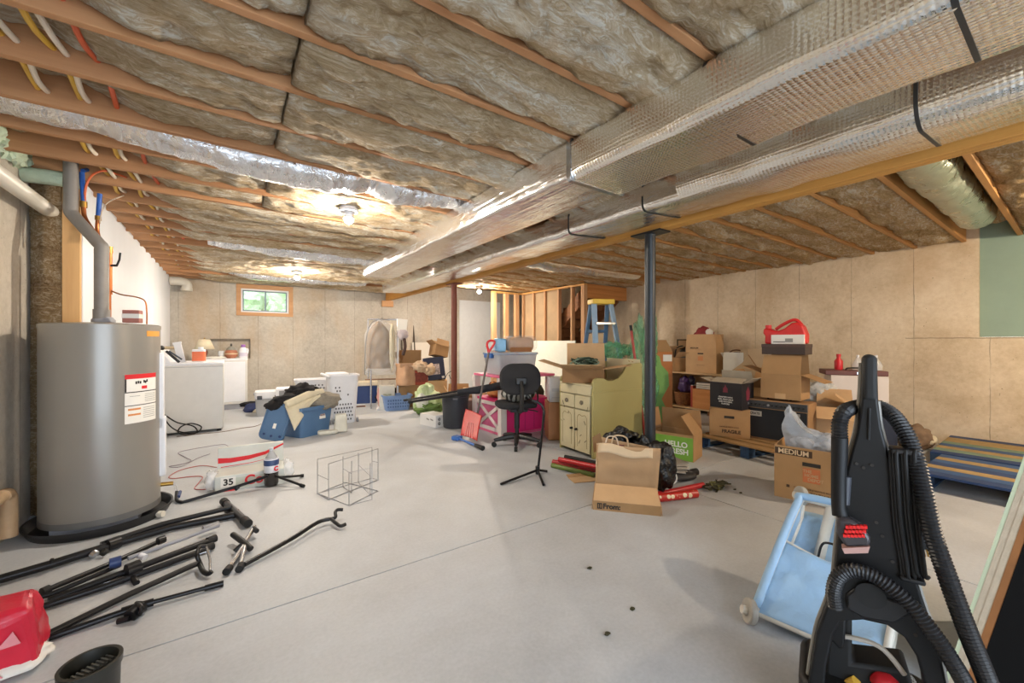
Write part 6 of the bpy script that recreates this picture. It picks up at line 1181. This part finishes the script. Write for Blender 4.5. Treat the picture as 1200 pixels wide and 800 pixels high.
for s in (0, .98): P('cross_rail', B().tube([L_(s, 0, -.01), L_(s, 1, -.01)], .012, 10), CF, o)
P('inner_post', B().tube([L_(.52, .30, dp*.6), L_(.96, .30, -.02)], .022, 12), CF, o, label='white inner post')
P('fabric_front', B().grid(lambda u, v: L_(.0+.56*v-.06*math.sin(PI*u)*v, u, .004-.02*math.sin(PI*u)*math.sin(PI*v)+.012*noise.noise(V((u*5, v*5, 2)))), 20, 20), BF, o, solid=.004, ang=180)
P('fabric_back', B().grid(lambda u, v: L_(.0+.98*v, u, dp*.55-.01+.012*noise.noise(V((u*4, v*4, 7)))), 16, 20), BF, o, solid=.004, ang=180)
P('fabric_side', B().grid(lambda u, v: L_(.02+.95*u, 0, (dp*.55)*v*(1 if .05 < u < .95 else .6)+.002), 20, 6), BF, o, solid=.004, ang=180); P('fabric_side', B().grid(lambda u, v: L_(.02+.95*u, 1, (dp*.55)*v+.002), 20, 6), BF, o, solid=.004, ang=180)
P('fabric_hem', B().tube(spline([L_(.02, -.005, .012), L_(.5, -.01, .024), L_(.9, -.005, .018), L_(.985, .05, .008), L_(.985, .9, .008)], 6), .018, 8), BF, o, ang=180)
P('wire_handle', B().tube(spline([L_(.52, .34, .0), L_(.58, .38, .05), L_(.56, .55, .06), L_(.50, .60, .0)], 6), .005, 8), BLKM, o); P('fabric_top_hem', B().tube(spline([L_(.56, 0, .008), L_(.50, .5, -.006), L_(.56, 1, .008)], 6), .006, 8), CF, o)
wx_ = V((.72, -.65, -.2)).normalized()
for s, h in ((-.03, .0), (1.03, -.03)):
    for w in (-.04, 1.04):
        c_ = L_(s, w, h); r_ = .05
        if c_.z+A0.z < r_: c_.z = r_-A0.z
        wh = P('wheel', B().cyl(c_-wx_*.014, c_+wx_*.014, r_, 24), M('wheel_grey', '#a5a097', .5), o, bev=.006); P('hub', B().cyl(c_-wx_*.034, c_+wx_*.02, .017, 14), CF, wh)
# ---------------------------------------------------------------- boards leaning at the right edge
lb0 = V((1.97, .297, .0)); lv = V((.316, -.16, .795)).normalized()
def lean(name, label, cat, off, th, m, em, wn, wid, ln=1.15, edge='cut_edge'):
    wn = V(wn).normalized(); tn = lv.cross(wn).normalized(); 
    if tn.y > 0: tn = -tn
    fl_ = tn*off; o = T(name, label, cat, lb0+V((fl_.x, fl_.y, 0)), 0); z0 = max(0, -fl_.z, -(tn*(off+th)).z)+.004
    b0 = V((0, 0, 0))+lv*(z0/lv.z); q = [b0, b0+wn*wid, b0+wn*wid+lv*ln, b0+lv*ln]
    f = [(3, 2, 1, 0), (4, 5, 6, 7), (0, 1, 5, 4), (1, 2, 6, 5), (2, 3, 7, 6), (3, 0, 4, 7)]
    P('panel', B()._add(q+[p+tn*th for p in q], f), m, o)
    e = [b0-wn*.003, b0-wn*.0002, b0+lv*ln-wn*.0002, b0+lv*ln-wn*.003]
    P(edge, B()._add(e+[p+tn*th for p in e], f), em, o); return o
DK = M('panel_black', '#070606', .8, spec=.2); EDG = M('edge_brown', '#8c5a2e', .6, var=.15); GYP = M('gypsum_edge', '#b6a791', .9, var=.1, scale=20, bump=.5, bscale=30); GPP = M('drywall_paper', '#b9c3a5', .8, var=.05)
WN = (.985, -.05, 0)
lean('green_sheet', 'thin pale green sheet, outermost of the boards leaning at the right edge', 'board', 0, .010, GPP, GPP, WN, .7)
lean('drywall_sheet', 'drywall sheet with crumbly tan cut edge, next to the pale green sheet', 'drywall', .0105, .016, GPP, GYP, WN, .7)
lean('drywall_sheet', 'second tan-edged drywall sheet, between the first one and the brown board', 'drywall', .027, .016, GPP, GYP, WN, .7)
lean('wooden_board', 'board with orange-brown edge beside the leaning drywall sheets', 'board', .0435, .018, EDG, EDG, WN, .7)
lean('black_slab', 'black slab leaning at the bottom right corner of the picture', 'door', .0625, .6, DK, DK, WN, .04)  # plain black slab filling the dark area right of the boards
# ================================================================ LIGHT AND CAMERA
bulb('glowing bare bulb on the joists nearest the camera, left of the duct', .79, 3.45, 1350, 2.19)
bulb('glowing bare bulb on the far joists near the window', .86, 7.1, 1800, 2.20)
bulb('glowing bare bulb right of the beam, near the stair framing', 4.20, 7.2, 2200, 2.225, (1, .86, .70, 1))
bulb('bare bulb added out of view at near right to brighten the right wall', 4.7, -.95, 3000, 2.225, (1, .80, .58, 1))  # unseen bulb added to brighten the right wall
struct('wall_light_block', B().box(2.0, RX+.2, -2.3, -2.2, 0, 2.6), CW_B, smooth=False)  # unseen part-width wall added to keep world light off the right side
w = bpy.data.worlds.new('World'); S.world = w; w.use_nodes = True; bg = w.node_tree.nodes['Background']; bg.inputs[0].default_value = (.74, .86, 1, 1); bg.inputs[1].default_value = 3.4
def area(name, loc, rot, sx, sy, e, col):
    l = bpy.data.lights.new(name, 'AREA'); l.shape = 'RECTANGLE'; l.size = sx; l.size_y = sy; l.energy = e; l.color = col
    o = bpy.data.objects.new(name, l); COL.objects.link(o); o.location = loc; o.rotation_euler = rot; return o
cam = bpy.data.cameras.new('camera'); co = bpy.data.objects.new('camera', cam); COL.objects.link(co); co.location = CAM; co.rotation_euler = (PI/2, 0, -rad(YAW)); cam.sensor_width = 36; cam.lens = 36*FPX/1200; cam.clip_start = .02; S.camera = co
vs = S.view_settings; S.display_settings.display_device = 'sRGB'; vs.view_transform = 'Standard'; vs.look = 'None'; vs.gamma = 1; vs.use_curve_mapping = False; vs.exposure = 1.04
